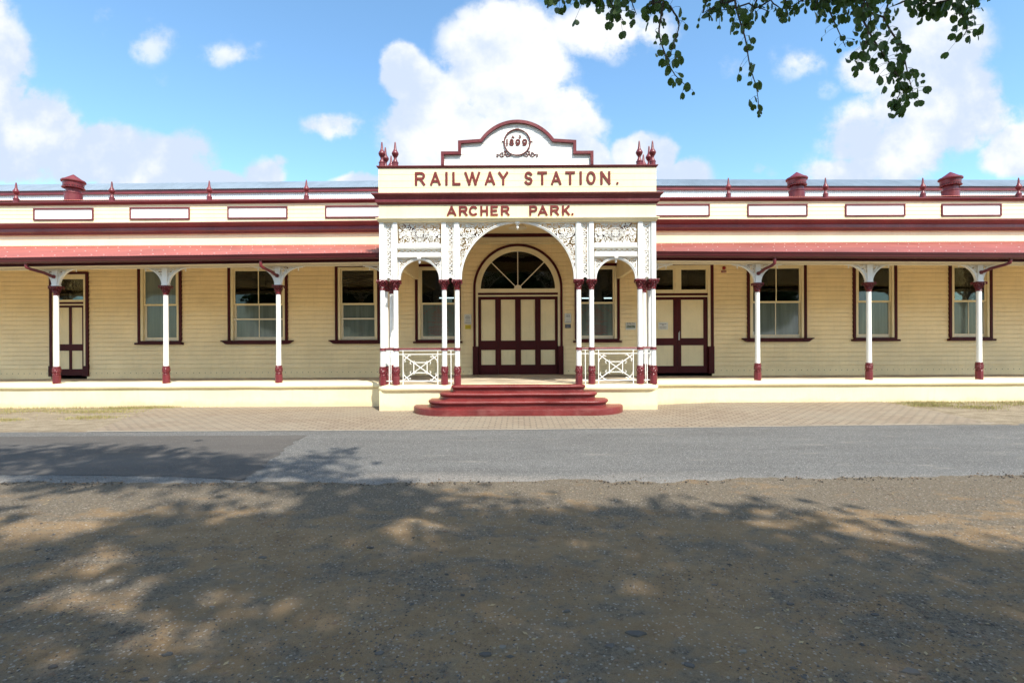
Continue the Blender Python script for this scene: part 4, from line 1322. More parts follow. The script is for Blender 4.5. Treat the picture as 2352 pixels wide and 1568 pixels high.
for s_ in (0, 1):
    g_ = (lambda L: L) if s_ == 0 else (lambda L: [(1870 - p[0], p[1]) for p in L])
    scroll(g_([(600, 1010), (560, 1080), (520, 1160), (440, 1175), (415, 1110), (450, 1065), (500, 1060), (495, 1110), (465, 1105)]))
    scroll(g_([(440, 1175), (400, 1130), (350, 1105), (305, 1140), (325, 1185), (355, 1165)]))
    scroll(g_([(560, 1050), (590, 1120), (630, 1175), (690, 1160), (745, 1125)]))
    scroll(g_([(530, 1020), (550, 1005), (560, 1050)])); scroll(g_([(600, 1130), (620, 1095), (660, 1100), (650, 1125)]), .007)
    scroll(g_([(515, 730), (490, 705), (465, 740)]), .008); scroll(g_([(935, 335), (905, 320), (890, 325)]), .009)
b.build('medallion_ring', MEDAL, med, True)

# ---- raised letters, built stroke by stroke
def strokes(ch):
    c = lambda cx, cz, rx, rz, a0, a1, n=14: [(cx + rx * math.cos(R(a0 + (a1 - a0) * i / n)), cz + rz * math.sin(R(a0 + (a1 - a0) * i / n))) for i in range(n + 1)]
    return {
     'A': [[(0, 0), (.5, 1)], [(1, 0), (.5, 1)], [(.2, .27), (.8, .27)]],
     'R': [[(0, 0), (0, 1)], [(0, 1), (.62, 1)] + c(.62, .75, .38, .25, 90, -90, 10) + [(0, .5)], [(.5, .5), (1, 0)]],
     'P': [[(0, 0), (0, 1)], [(0, 1), (.62, 1)] + c(.62, .73, .38, .27, 90, -90, 10) + [(0, .46)]],
     'I': [[(.5, 0), (.5, 1)]], 'L': [[(0, 1), (0, 0), (1, 0)]],
     'W': [[(0, 1), (.27, 0)], [(.27, 0), (.5, 1)], [(.5, 1), (.73, 0)], [(.73, 0), (1, 1)]], 'Y': [[(0, 1), (.5, .48), (1, 1)], [(.5, .48), (.5, 0)]],
     'S': [c(.5, .745, .47, .255, 25, 270, 14) + c(.5, .25, .5, .25, 90, -155, 14)[1:]],
     'T': [[(0, 1), (1, 1)], [(.5, 1), (.5, 0)]], 'O': [c(.5, .5, .5, .5, 0, 360, 28)], 'N': [[(0, 0), (0, 1)], [(0, 1), (1, 0)], [(1, 0), (1, 1)]],
     'C': [c(.54, .5, .54, .5, 48, 312, 22)], 'H': [[(0, 0), (0, 1)], [(1, 0), (1, 1)], [(0, .5), (1, .5)]], 'E': [[(1, 1), (0, 1), (0, 0), (1, 0)], [(0, .52), (.85, .52)]],
     'K': [[(0, 0), (0, 1)], [(0, .35), (.95, 1)], [(.35, .58), (1, 0)]], 'D': [[(0, 0), (0, 1), (.5, 1)] + c(.5, .5, .5, .5, 90, -90, 12) + [(0, 0)]],
     '1': [[(.5, 0), (.5, 1)]], '8': [c(.5, .76, .42, .24, 0, 360, 20), c(.5, .26, .5, .26, 0, 360, 20)],
     '9': [c(.5, .68, .5, .32, 0, 360, 20), c(.4, .62, .6, .62, 8, -118, 14)], '.': [[(.3, .0), (.7, 0)]]}[ch]
def glyph(ch, x0, x1, z0, z1, t, y, parent, m=LETTER, d=0.016, name='letter'):
    b = MB()
    if ch == '.':
        b.prism([((x0 + x1) / 2 + 0.028 * math.cos(q * PI / 5), z0 + 0.028 + 0.028 * math.sin(q * PI / 5)) for q in range(10)], y, y + d)
    else:
        h = t / 2
        if ch == 'I' or ch == '1': xa, xb = (x0 + x1) / 2 - .001, (x0 + x1) / 2 + .001
        else: xa, xb = x0 + h, x1 - h
        for i, s_ in enumerate(strokes(ch)):
            pts = [(xa + (xb - xa) * p[0], z0 + h + (z1 - z0 - t) * p[1]) for p in s_]
            b.ribbon(pts, t, y + 0.0008 * i, d, 0, 0 if (Vector(pts[0]) - Vector(pts[-1])).length < 1e-6 else h * 0.95)
    return b.build(name, m, parent)
sg_ = empty('station_name_letters', (0, PY, 5.2), parent=station)
def zx(u): return (1400 + u / 1.897 - 2020.6) * 0.00591
for ch, a, c_ in (('R',420,495),('A',533,610),('I',647,660),('L',697,758),('W',787,903),('A',937,1013),('Y',1037,1110),('S',1230,1290),('T',1326,1398),('A',1427,1503),('T',1532,1605),('I',1640,1653),('O',1688,1757),('N',1792,1866),('.',1910,1925)):
    glyph(ch, zx(a), zx(c_), 5.205, 5.51, 0.052, PY - 0.020, sg_)
sg_ = empty('place_name_letters', (0, PY, 4.5), parent=station)
for ch, a, c_ in (('A',655,725),('R',745,808),('C',818,882),('H',903,960),('E',978,1033),('R',1055,1118),('P',1265,1325),('A',1328,1400),('R',1420,1485),('K',1507,1565),('.',1578,1590)):
    glyph(ch, zx(a), zx(c_), 4.495, 4.728, 0.046, PY - 0.020, sg_)
for ch, a, c_ in (('1', 608, 645), ('8', 695, 838), ('9', 880, 1035), ('9', 1085, 1245)):
    glyph(ch, zc_(a, 0)[0], zc_(c_, 0)[0], zc_(0, 845)[1], zc_(0, 642)[1], 0.033, PY - 0.004, med, MEDAL)
for ch, a, c_ in (('A', 762, 848), ('D', 992, 1055)):
    glyph(ch, zc_(a, 0)[0], zc_(c_, 0)[0], zc_(0, 618)[1], zc_(0, 523)[1], 0.015, PY - 0.0, med, MEDAL)

# ---- frieze: pilasters, rails and fretwork panels
ZB, ZT = 3.035, 4.366
FY = PY + 0.02
def pil(b, x, w=0.052, y0=None, y1=None, zb=ZB):
    y0 = FY if y0 is None else y0
    b.bevbox(x - w, x + w, y0, y0 + 0.13, zb, ZT, 0.005)
for sg in (-1, 1):
    for x in XO: b = MB(); pil(b, sg * x); part('frieze_pilaster', b, WHITE)
    for yy in (Y1, YV): b = MB(); b.box(sg * XO[0] - 0.05, sg * XO[0] + 0.05, yy - 0.05, yy + 0.05, ZB, ZT); part('frieze_pilaster', b, WHITE)
def pack(region, x0, x1, z0, z1, rmin, rmax, seed, n=900):
    rr_ = random.Random(seed); C = []
    for lim in [rmax - (rmax - rmin) * i / 6 for i in range(7)]:
        for _ in range(n):
            x = x0 + (x1 - x0) * rr_.random(); z = z0 + (z1 - z0) * rr_.random(); d_ = region(x, z)
            if d_ < lim: continue
            for (a, c_, r) in C:
                d_ = min(d_, math.hypot(x - a, z - c_) - r)
                if d_ < lim: break
            if d_ >= lim: C.append((x, z, min(d_, rmax)))
    return C
def lace(b, C, y, d, w, mirror=None):
    for i, (x, z, r) in enumerate(C):
        ww = min(w, r * 0.62)
        if r < 0.016:
            b.ribbon(arc(x, z, r * 0.9, 0, 360, 8), ww * .8, y + 0.0003 * (i % 9), d)
        else:
            a0 = math.atan2(z - 3.7, x) + i
            b.ribbon(spiral(x, z, r, r * 0.18, a0, 1.4, 18, 1 if i % 2 else -1), ww, y + 0.0003 * (i % 9), d)
def mir(C, cx): return [(2 * cx - x, z, r) for x, z, r in C]
PYL = FY + 0.055                                  # lattice plane
LD = 0.022
# arched spandrels
def spandrel(name, cx, r, zspring, ztop_, xl, xr, w, rmax, seed, rim):
    def reg(x, z):
        return min(x - xl, cx - x if True else 9, ztop_ - z, math.hypot(x - cx, z - zspring) - r - rim)
    C = pack(reg, xl, cx, zspring, ztop_, 0.011, rmax, seed)
    b = MB(); lace(b, C, PYL, LD, w * .86); lace(b, mir(C, cx), PYL, LD, w * .86)
    b.ribbon(arc(cx, zspring, r + rim / 2, 0, 180, 56), rim, FY + 0.03, 0.075)
    b.ribbon(arc(cx, zspring, r + rim + 0.006, 0, 180, 56), 0.014, FY + 0.015, 0.05)
    return b
b = spandrel('x', 0, 1.303, 3.04, 4.335, -1.345, 1.345, 0.017, 0.062, 3, 0.030)
b.box(-1.36, 1.36, PYL - 0.01, PYL + 0.03, 4.335, 4.366)
for sg in (-1, 1): b.box(*sorted((sg * 1.335, sg * 1.362)), PYL - 0.01, PYL + 0.03, 3.04, 4.335)
# round medallions of lace in the spandrel corners
for sg in (-1, 1):
    for rr_ in (0.155, 0.10, 0.05): b.ribbon(arc(sg * 1.165, 4.165, rr_, 0, 360, 32), 0.012, PYL - 0.003, LD)
    for k in range(8):
        a = R(22.5 + 45 * k); b.ribbon(spiral(sg * 1.165 + 0.122 * math.cos(a), 4.165 + 0.122 * math.sin(a), 0.036, 0.008, a, 1.2, 12, 1 if k % 2 else -1), 0.009, PYL - 0.004 + k * 2e-4, LD)
part('arch_fretwork', b, WHITE)
b = MB(); b.box(-0.05, 0.05, FY - 0.01, FY + 0.12, 4.325, 4.375)
b.lathe([(0.002, 4.19), (0.012, 4.20), (0.008, 4.215), (0.028, 4.23), (0.030, 4.25), (0.016, 4.275), (0.032, 4.295), (0.036, 4.325)], 0, FY + 0.05, 12)
part('arch_pendant', b, WHITE, True)
for sg in (-1, 1):
    cx = sg * 2.2755; xl, xr = cx - 0.49, cx + 0.49
    b = spandrel('x', cx, 0.452, 3.04, 3.525, xl + 0.022, xr, 0.015, 0.055, 8, 0.030)
    b.box(xl, xl + 0.022, PYL - .01, PYL + .03, 3.04, 3.525); b.box(xr - 0.022, xr, PYL - .01, PYL + .03, 3.04, 3.525)
    b.box(xl, xr, PYL - .012, PYL + .03, 3.525, 3.54)
    part('small_arch_fretwork', b, WHITE)
    b = MB()
    b.extx([(FY + 0.0, 3.535), (FY - 0.02, 3.55), (FY - 0.03, 3.562), (FY - 0.03, 3.57), (FY + 0.10, 3.575), (FY + 0.10, 3.535)], xl - .015, xr + .015)
    b.box(xl, xr, FY + 0.025, FY + 0.10, 3.575, 3.666)
    b.extx([(FY + 0.0, 3.745), (FY - 0.015, 3.76), (FY - 0.022, 3.775), (FY - 0.022, 3.785), (FY + 0.10, 3.79), (FY + 0.10, 3.745)], xl - .015, xr + .015)
    b.box(xl, xr, FY + 0.025, FY + 0.10, 3.79, 3.878)
    b.box(xl, xr, PYL - .01, PYL + .03, 4.345, 4.366)
    b.box(cx - .04, cx + .04, FY - 0.035, FY + 0.1, 3.515, 3.58)
    b.lathe([(0.002, 3.40), (0.012, 3.415), (0.026, 3.435), (0.026, 3.45), (0.012, 3.475), (0.03, 3.495), (0.032, 3.515)], cx, FY + 0.04, 12)
    part('frieze_rail', b, WHITE)
    # small running scroll strip
    b = MB(); n = 8; w = (xr - xl) / n
    b.box(xl, xr, PYL, PYL + LD, 3.666, 3.676); b.box(xl, xr, PYL, PYL + LD, 3.733, 3.746)
    for i in range(n):
        x = xl + w * (i + .5)
        b.ribbon([(x - w / 2, 3.676), (x - w * .2, 3.69), (x, 3.72), (x + w * .2, 3.73), (x + w / 2, 3.712), (x + w * .55, 3.69)], 0.022, PYL + 0.001, LD)
        b.ribbon(spiral(x + w * .15, 3.70, 0.020, 0.006, 0, 1, 8), 0.013, PYL + 0.002, LD)
    part('scroll_strip', b, WHITE)
    # large rectangular fret panel: roundel in the middle, scrolls in the corners
    b = MB(); zc1 = 4.11; rc = 0.222
    b.ribbon(arc(cx, zc1, rc, 0, 360, 40), 0.014, PYL - 0.001, LD)
    for k in range(8):
        a = R(22.5 + 45 * k); b.ribbon(spiral(cx + 0.150 * math.cos(a), zc1 + 0.150 * math.sin(a), 0.052, 0.010, a, 1.35, 16, 1 if k % 2 else -1), 0.0135, PYL + k * 2e-4, LD)
    for k in range(8):
        a = R(45 * k + 22.5); b.ribbon(spiral(cx + 0.062 * math.cos(a), zc1 + 0.062 * math.sin(a), 0.026, 0.006, a + 2, 1.2, 10, 1 if k % 2 else -1), 0.008, PYL + 0.002 + k * 2e-4, LD)
    for a in (0, 45, 90, 135): b.ribbon([(cx - rc * math.cos(R(a)), zc1 - rc * math.sin(R(a))), (cx + rc * math.cos(R(a)), zc1 + rc * math.sin(R(a)))], 0.009, PYL + 0.004 + a * 1e-5, LD)
    def reg(x, z): return min(x - xl - .008, cx - x, 4.345 - z, z - 3.878, math.hypot(x - cx, z - zc1) - rc - 0.006)
    C = pack(lambda x, z: reg(x, z) if z > zc1 else -1, xl, cx, zc1, 4.345, 0.010, 0.062, 21)
    C2 = [(x, 2 * zc1 - z, r) for x, z, r in C]
    lace(b, C + C2 + mir(C + C2, cx), PYL + 0.001, LD, 0.0152)
    part('fret_panel', b, WHITE)
# narrow vertical fret strips between paired pilasters
def vstrip(b, x0, x1, z0, z1, y):
    n = 11; h = (z1 - z0) / n; cx = (x0 + x1) / 2; w = (x1 - x0)
    b.box(x0 - 0.006, x0 + 0.006, y, y + LD, z0, z1); b.box(x1 - 0.006, x1 + 0.006, y, y + LD, z0, z1)
    for i in range(n):
        z = z0 + h * (i + .5); s_ = 1 if i % 2 else -1
        if i == 5:
            b.ribbon(arc(cx, z, w * .38, 0, 360, 16), 0.016, y, LD)
            for a in range(0, 360, 60): b.ribbon([(cx, z), (cx + w * .38 * math.cos(R(a)), z + w * .38 * math.sin(R(a)))], 0.008, y + 1e-4 * (a / 60 + 1), LD)
            continue
        b.ribbon(spiral(cx, z, w * .50, w * .10, PI / 2 * s_, 1.25, 16, s_), 0.018, y + 0.001 * (i % 2), LD)
        b.ribbon([(cx - s_ * w * .48, z - h * .5), (cx - s_ * w * .1, z - h * .38), (cx + s_ * w * .45, z - h * .1)], 0.010, y + 0.002, LD)
for sg in (-1, 1):
    for a, c_ in ((XO[1], XO[0]), (XO[3], XO[2])):
        b = MB(); m_ = (a + c_) / 2; x0, x1 = sorted((sg * (m_ - 0.055), sg * (m_ + 0.055)))
        vstrip(b, x0, x1, 3.14, 4.335, PYL)
        xa, xb = sorted((sg * (a + 0.05), sg * (c_ - 0.05)))
        b.box(xa, x0 - 0.004, PYL - .008, PYL + .03, ZB + .08, ZT); b.box(x1 + 0.004, xb, PYL - .008, PYL + .03, ZB + .08, ZT)
        b.box(x0 - .004, x1 + .004, PYL - .008, PYL + .03, 4.335, ZT)
        b.prism([(xa, ZB + .085), (xa, ZB)] + arc((xa + xb) / 2, ZB, 0.052, 180, 0, 14) + [(xb, ZB), (xb, ZB + .085)] , PYL - .008, PYL + .03)
        b.box(x0 - .004, x1 + .004, PYL - .0075, PYL + .0295, ZB + .085, 3.14)
        part('fret_strip', b, WHITE)
# side fretwork of the portico
for sg in (-1, 1):
    b = MB(lambda x, y, z: (sg * (XO[0] + 0.0) + sg * y, x, z))
    vstrip(b, Y0 + 0.10, Y1 - 0.10, 3.14, 4.335, 0.0)
    b.box(Y1 + .05, YV - .05, -0.02, 0.02, 3.80, 3.90); b.box(Y1 + .05, YV - .05, -0.02, 0.02, 4.33, 4.366)
    b.ribbon(arc((Y1 + YV) / 2, 3.05, 0.21, 0, 180, 24), 0.03, -0.02, 0.04)
    C = pack(lambda x, z: min(x - Y1 - .05, YV - .05 - x, 4.33 - z, z - 3.90), Y1, YV, 3.9, 4.33, .012, .06, 5)
    C += pack(lambda x, z: min(x - Y1 - .05, YV - .05 - x, 3.80 - z, math.hypot(x - (Y1 + YV) / 2, z - 3.05) - .23), Y1, YV, 3.05, 3.8, .012, .06, 6)
    lace(b, C, -0.01, 0.02, 0.013)
    part('side_fretwork', b, WHITE)

# plinth of the portico, coping, floor, steps
b = MB(); b.box(-3.148 - 0.07, 3.148 + 0.07, Y0 - 0.07, YV + 0.3, -0.1, 0.47); part('portico_plinth', b, PLAST)
pth = [(-3.148, YV + 0.35), (-3.148, Y0), (3.148, Y0), (3.148, YV + 0.35)]
b = MB(lambda x, y, z: (x + 0.004 * noise.noise(Vector((x, y * 2, 1))), y + 0.005 * noise.noise(Vector((x * 1.3, z * 4, 2))), z + 0.005 * noise.noise(Vector((x * 1.1, 0, 5)))))
prof = [(0.05 + 0.079 * math.cos(R(a)), 0.522 + 0.079 * math.sin(R(a))) for a in range(-90, 91, 20)] + [(-0.22, 0.601), (-0.22, 0.44)]
pp = [(-3.148, YV + 0.35), (-3.148, Y0 + .1)] + [(-3.148 + .1 - .1 * math.cos(R(a)), Y0 + .1 - .1 * math.sin(R(a))) for a in range(15, 91, 15)]
pp += [(-3.0 + 6.0 * i / 60, Y0) for i in range(61)] + [(3.148 - .1 + .1 * math.sin(R(a)), Y0 + .1 - .1 * math.cos(R(a))) for a in range(0, 91, 15)] + [(3.148, YV + 0.35)]
b.sweep(prof, pp); part('plinth_coping', b, PLAST, True)
b = MB(); b.add([(-2.95, Y0 + 0.10, 0.5965), (2.95, Y0 + 0.10, 0.5965), (3.2, YW, 0.565), (-3.2, YW, 0.565)], [(0, 1, 2, 3)])
b.add([(-3.2, Y0 + 0.15, 0.592), (-2.93, Y0 + 0.15, 0.592), (-3.18, YW, 0.5645), (-3.25, YW, 0.5645)], [(0, 1, 2, 3)]); b.add([(2.93, Y0 + 0.15, 0.592), (3.2, Y0 + 0.15, 0.592), (3.25, YW, 0.5645), (3.18, YW, 0.5645)], [(0, 1, 2, 3)])
part('portico_floor', b, FLOORM)
steps = empty('entrance_steps', (0, 11.2, 0), parent=station)
def plan(hw, yf, r):
    P = [(-hw, Y0 - 0.04)] + [(-hw + r - r * math.cos(R(a)), yf + r - r * math.sin(R(a))) for a in range(0, 91, 9)]
    m_ = 30
    P += [(-hw + r + (2 * hw - 2 * r) * i / m_, yf) for i in range(1, m_)]
    P += [(hw - r + r * math.sin(R(a)), yf + r - r * math.cos(R(a))) for a in range(0, 91, 9)] + [(hw, Y0 - 0.04)]
    return P
def step(hw, yf, r, z0, z1, nose):
    P = plan(hw, yf, r)
    b = MB(lambda x, y, z: (x, y + 0.008 * noise.noise(Vector((x * 1.7, z * 6, 1))), z + 0.006 * noise.noise(Vector((x * 1.5, y * 2, 8)))))
    if nose:
        h = z1 - z0; pr_ = [(-0.035, z0), (-0.035, z1 - 0.085), (-0.02, z1 - 0.078), (-0.014, z1 - 0.068), (0.0, z1 - 0.062), (0.010, z1 - 0.045), (0.012, z1 - 0.03), (0.004, z1 - 0.010), (-0.012, z1), (-0.30, z1), (-0.30, z0)]
    else: pr_ = [(0.0, z0 - .05), (0.006, z1 - 0.03), (0.0, z1 - 0.008), (-0.015, z1), (-0.30, z1), (-0.30, z0 - .05)]
    b.sweep(pr_, P)
    Q = plan(hw - 0.28, yf + 0.28, max(0.05, r - 0.25)); b.add([(x, y, z1 - 0.001) for x, y in Q], [tuple(range(len(Q)))])
    part('step', b, STEPS, True, steps)
step(1.53, 11.42, 0.12, 0.44, 0.604, True); step(1.775, 11.17, 0.26, 0.30, 0.452, True); step(2.01, 10.93, 0.42, 0.145, 0.302, True); step(2.38, 10.74, 0.82, 0.0, 0.152, False)

# balustrades
def curl(b, x, z, sx, sz, r, y, w):
    b.ribbon([(x - sx * r * 2.2, z + sz * 0), (x - sx * r * 1.0, z + sz * r * .3), (x, z)], w, y, w)
for sg in (-1, 1):
    g = empty('balustrade', (sg * 2.28, Y0, ZF), parent=station)
    b = MB(); b.tube([(sg * XO[0], Y0, 1.433), (sg * XO[3], Y0, 1.433)], 0.023, 12); b.tube([(sg * XO[0], Y0, 1.433), (sg * XO[0], YV, 1.433)], 0.023, 12)
    b.build('handrail', MAROON, g, True)
    b = MB(); f = lambda t: sg * t; y = Y0 - 0.009; t_ = 0.017
    def bar(p, q, k=0): b.ribbon([(f(p[0]), p[1]), (f(q[0]), q[1])], t_, y + 0.0006 * k, t_)
    bar((XO[0], 1.402), (XO[3], 1.402)); bar((XO[0], 1.312), (XO[3], 1.312), 1); bar((XO[0], 0.695), (XO[3], 0.695), 1)
    for x in (3.0, 2.678, 1.870, 1.562): bar((x, 0.60), (x, 1.402), 2)
    xa, xb, za, zb = 2.678, 1.870, 0.695, 1.312; cxx, czz = (xa + xb) / 2, (za + zb) / 2
    bar((xa - .02, za + .03), (xb + .02, zb - .03), 3); bar((xa - .02, zb - .03), (xb + .02, za + .03), 4)
    ix, iz = 0.155, 0.118
    bar((cxx - ix, czz - iz), (cxx - ix, czz + iz), 5); bar((cxx + ix, czz - iz), (cxx + ix, czz + iz), 5); bar((cxx - ix, czz - iz), (cxx + ix, czz - iz), 6); bar((cxx - ix, czz + iz), (cxx + ix, czz + iz), 6)
    def hook(x, z, a, r=0.03, k=7): b.ribbon([(f(x + q[0]), z + q[1]) for q in [(r * math.cos(R(a + d_)) , r * math.sin(R(a + d_))) for d_ in range(0, 200, 25)]], 0.012, y + 0.0006 * k, t_)
    for qx in (-1, 1):
        for qz in (-1, 1):
            hook(cxx + qx * (ix + .02), czz + qz * (iz + .045), 0 if qz < 0 else 180); hook(cxx + qx * (ix + .055), czz + qz * (iz - .005), 90 if qx < 0 else -90)
            bar((cxx + qx * .385, czz + qz * .17), (cxx + qx * .27, czz + qz * .285), 8)
            hook(cxx + qx * .375, czz + qz * .15, 90 if qz > 0 else -90, .022); hook(cxx + qx * .25, czz + qz * .265, 0 if qx > 0 else 180, .022)
    b.fn = lambda x, y_, z: (sg * XO[0] + (y_ - Y0), Y0 + 0.0 + x, z)
    for z in (1.402, 1.312, 0.695): b.box(0.05, 0.80, Y0 - .009, Y0 + .009, z - .008, z + .008)
    for x in (0.155, 0.42, 0.75): b.box(x - .008, x + .008, Y0 - .0085, Y0 + .0085, 0.6, 1.402)
    b.ribbon([(0.42, 0.70), (0.74, 1.31)], 0.016, Y0 - .007, .015); b.ribbon([(0.42, 1.31), (0.74, 0.70)], 0.016, Y0 - .006, .015)
    b.build('railing_panel', WHITE, g)

# ------------------------------------------------------------------ train shed behind
shed = empty('train_shed', (0, 24, 0), 'curved corrugated train shed roof with pale sheeted clerestory rising behind the parapet', 'train shed')
def shw(x, y, z): return (x, y, z - 0.09 * max(0, abs(x) - 3.2) / 14)
b = MB(shw); corr(b, -27, 27, [(20.0, 6.9), (20.0, 7.60)], 0.010, 0.076, 6); b.build('shed_wall', PALESHEET, shed, True)
b = MB(shw); [b.box(xa, xb, 19.93, 19.99, 7.60, 7.735) for xa, xb in ((-27, -3.2), (-3.2, 3.2), (3.2, 27))]; b.build('shed_fascia', MAROON, shed)
b = MB(shw)
pts = []
for a in range(0, 11):
    pts.append((19.88 + 0.27 * a, 7.745 + 0.90 * (1 - (1 - a / 10) ** 2)))
pts += [(24, 8.3), (27, 7.9)]
corr(b, -27, 27, pts, 0.011, 0.076, 6); b.build('shed_roof', GALV, shed, True)

# ------------------------------------------------------------------ notices, bell, lamp, exit sign
def W2(sx, sy): return ((sx - 2022) * 0.008053, 1.6 - (sy + 0.00471 * (sx - 1998) - 1332) * 0.008053)
def notice(x0, x1, y0, y1, m, label, cat, yq=YW - 0.028, lines=(), ink=INK, photo=None, texts=()):
    a = W2(x0, y1); c = W2(x1, y0)
    e = empty('notice', ((a[0] + c[0]) / 2, yq, a[1]), label, cat)
    b = MB(); b.box(a[0], c[0], yq, yq + 0.006, a[1], c[1]); b.build('sheet', m, e)
    W_, H_ = c[0] - a[0], c[1] - a[1]
    b = MB()
    for (t, w, h) in lines:
        x = a[0] + W_ * (0.5 - w / 2); xe = a[0] + W_ * (0.5 + w / 2); rr_ = random.Random(int(t * 999)); z = c[1] - H_ * t
        while x < xe:
            L = W_ * (0.04 + 0.12 * rr_.random()); b.box(x, min(x + L, xe), yq - 0.001, yq + .001, z, z + H_ * h); x += L + W_ * 0.025
    if b.v: b.build('printed_lines', ink, e)
    for (txt, sz, t, m_) in texts: text_mesh('printed_text', txt, sz, ((a[0] + c[0]) / 2, yq - 0.001, c[1] - H_ * t), m_, e, fit=W_ * 0.78)
    if photo:
        b = MB(); b.box(a[0] + W_ * photo[0], a[0] + W_ * photo[1], yq - 0.0012, yq + .001, c[1] - H_ * photo[3], c[1] - H_ * photo[2]); b.build('printed_picture', PHOTO, e)
    return e
notice(1813, 1840, 1226, 1264, PAPER, 'laminated white printed notice above a yellow card, left of the arched door', 'notice', lines=[(.18, .5, .03), (.29, .66, .035), (.37, .66, .035), (.45, .66, .035), (.57, .6, .02), (.65, .6, .02), (.72, .6, .02), (.85, .8, .03), (.92, .8, .03)])
notice(1816, 1838.5, 1268, 1283.5, YELL, 'small yellow card under the white notice left of the arched door', 'card', lines=[(.3, .7, .05), (.5, .7, .05), (.7, .7, .05)], ink=REDBELL)
notice(2203.8, 2229.5, 1222.5, 1260, PAPER, 'laminated white printed notice above a dark blue card, right of the arched door', 'notice', lines=[(.15, .6, .03), (.27, .66, .035), (.35, .66, .035), (.43, .66, .035), (.56, .7, .015), (.66, .7, .015), (.75, .7, .015), (.87, .8, .03), (.94, .8, .03)])
notice(2205.8, 2227.6, 1264.6, 1279.7, NAVY, 'small dark blue card under the white notice right of the arched door', 'card', lines=[(.35, .7, .09), (.75, .7, .06)], ink=PAPER)
notice(2441.7, 2481.3, 1258.6, 1286.3, PAPER, 'white museum poster with a landscape picture on the wall between porch window and double door', 'poster', texts=[('Archer Park', .06, .17, INK), ('Rail Museum', .05, .33, INK)], lines=[(.93, .6, .02)], photo=(.07, .92, .40, .76))
notice(2569.2, 2607, 1257, 1285.7, PAPER, 'white printed notice stuck on the left leaf of the double door', 'notice', yq=YW + 0.005, lines=[(.27, .72, .06), (.42, .2, .06), (.58, .72, .03), (.68, .72, .03), (.78, .72, .03), (.88, .6, .03)])
notice(2936.5, 2947, 1293, 1305, PAPER, 'tiny white sticker in the lower left corner of the window right of the bell', 'sticker', yq=YW + 0.062, lines=[(.6, .7, .12)])
bx, bz = W2(2825, 1046)
e = empty('fire_bell', (bx, YW - 0.03, bz), 'round red fire alarm bell on the weatherboards above the red FIRE sign', 'alarm bell')
b = MB(lambda x, y, z: (x, YW - 0.03 - z, bz + y)); b.lathe([(0.055, 0.0), (0.055, 0.012), (0.05, 0.03), (0.03, 0.045), (0.008, 0.05), (0.006, 0.056)], bx, 0, 20); b.build('bell_dome', REDBELL, e, True)
b = MB(); b.box(bx - 0.03, bx + 0.03, YW - 0.032, YW, bz - 0.03, bz + 0.03); b.build('bell_mount', MAROON_SHADE, e)
fx, fz = W2(2824, 1060)
e = empty('fire_sign', (fx, YW - 0.03, fz - .03), 'small dark red sign reading FIRE under the round red bell', 'sign')
b = MB(); b.box(fx - 0.077, fx + 0.077, YW - 0.036, YW - 0.02, fz - 0.030, fz + 0.030); b.build('sign_plate', REDBELL, e)
text_mesh('sign_text', 'FIRE', 0.062, (fx, YW - 0.038, fz - 0.022), PAPER, e, fit=0.135)
# pendant lamp under the porch ceiling
e = empty('pendant_lamp', (0, 13.5, 4.62), 'white conical shade lamp hanging from the porch ceiling behind the big arch', 'lamp')
b = MB(); b.tube([(0, 13.5, 4.97), (0, 13.5, 4.84)], 0.012, 8); b.lathe([(0.05, 4.95), (0.05, 4.97)], 0, 13.5, 16); b.build('lamp_rod', WHITE, e, True)
b = MB(); b.lathe([(0.225, 4.642), (0.248, 4.64), (0.25, 4.65), (0.235, 4.665), (0.13, 4.75), (0.06, 4.80), (0.04, 4.85)], 0, 13.5, 32); b.build('lamp_shade', OFFW, e, True)
ex, ez = 1749.5, 1174
e = empty('exit_sign', ((ex - 2022) * 17.0 / 1962, 17.0, 1.6 + (1332 - 1180) * 17.0 / 1962), 'pale box sign reading EXIT seen inside through the porch window left of the arched door', 'exit sign')
X_, Z_ = WL[e.name].x, WL[e.name].z
b = MB(); b.box(X_ - 0.16, X_ + 0.13, 17.0, 17.05, Z_, Z_ + 0.11); b.build('sign_box', EXITM, e)
text_mesh('sign_text', 'EXIT', 0.10, (X_ + 0.03, 16.995, Z_ + 0.02), INK, e, fit=0.16)
for k, (xa, xb, lab) in enumerate(((2.40, 2.88, 'lit white ceiling tube seen through the right porch window, left of the other tube'), (3.25, 3.60, 'lit white ceiling tube seen at the right side of the right porch window'), (-2.9, -2.2, 'lit white ceiling tube seen through the left porch window above the exit sign'))):
    zz = 3.22; yy = 19.0 if k < 2 else 18.6
    o = MB(); o.tube([(xa, yy, zz), (xb, yy, zz)], 0.022, 8); oo = o.build('ceiling_tube_light', TUBE)
    tag(oo, lab, 'light')

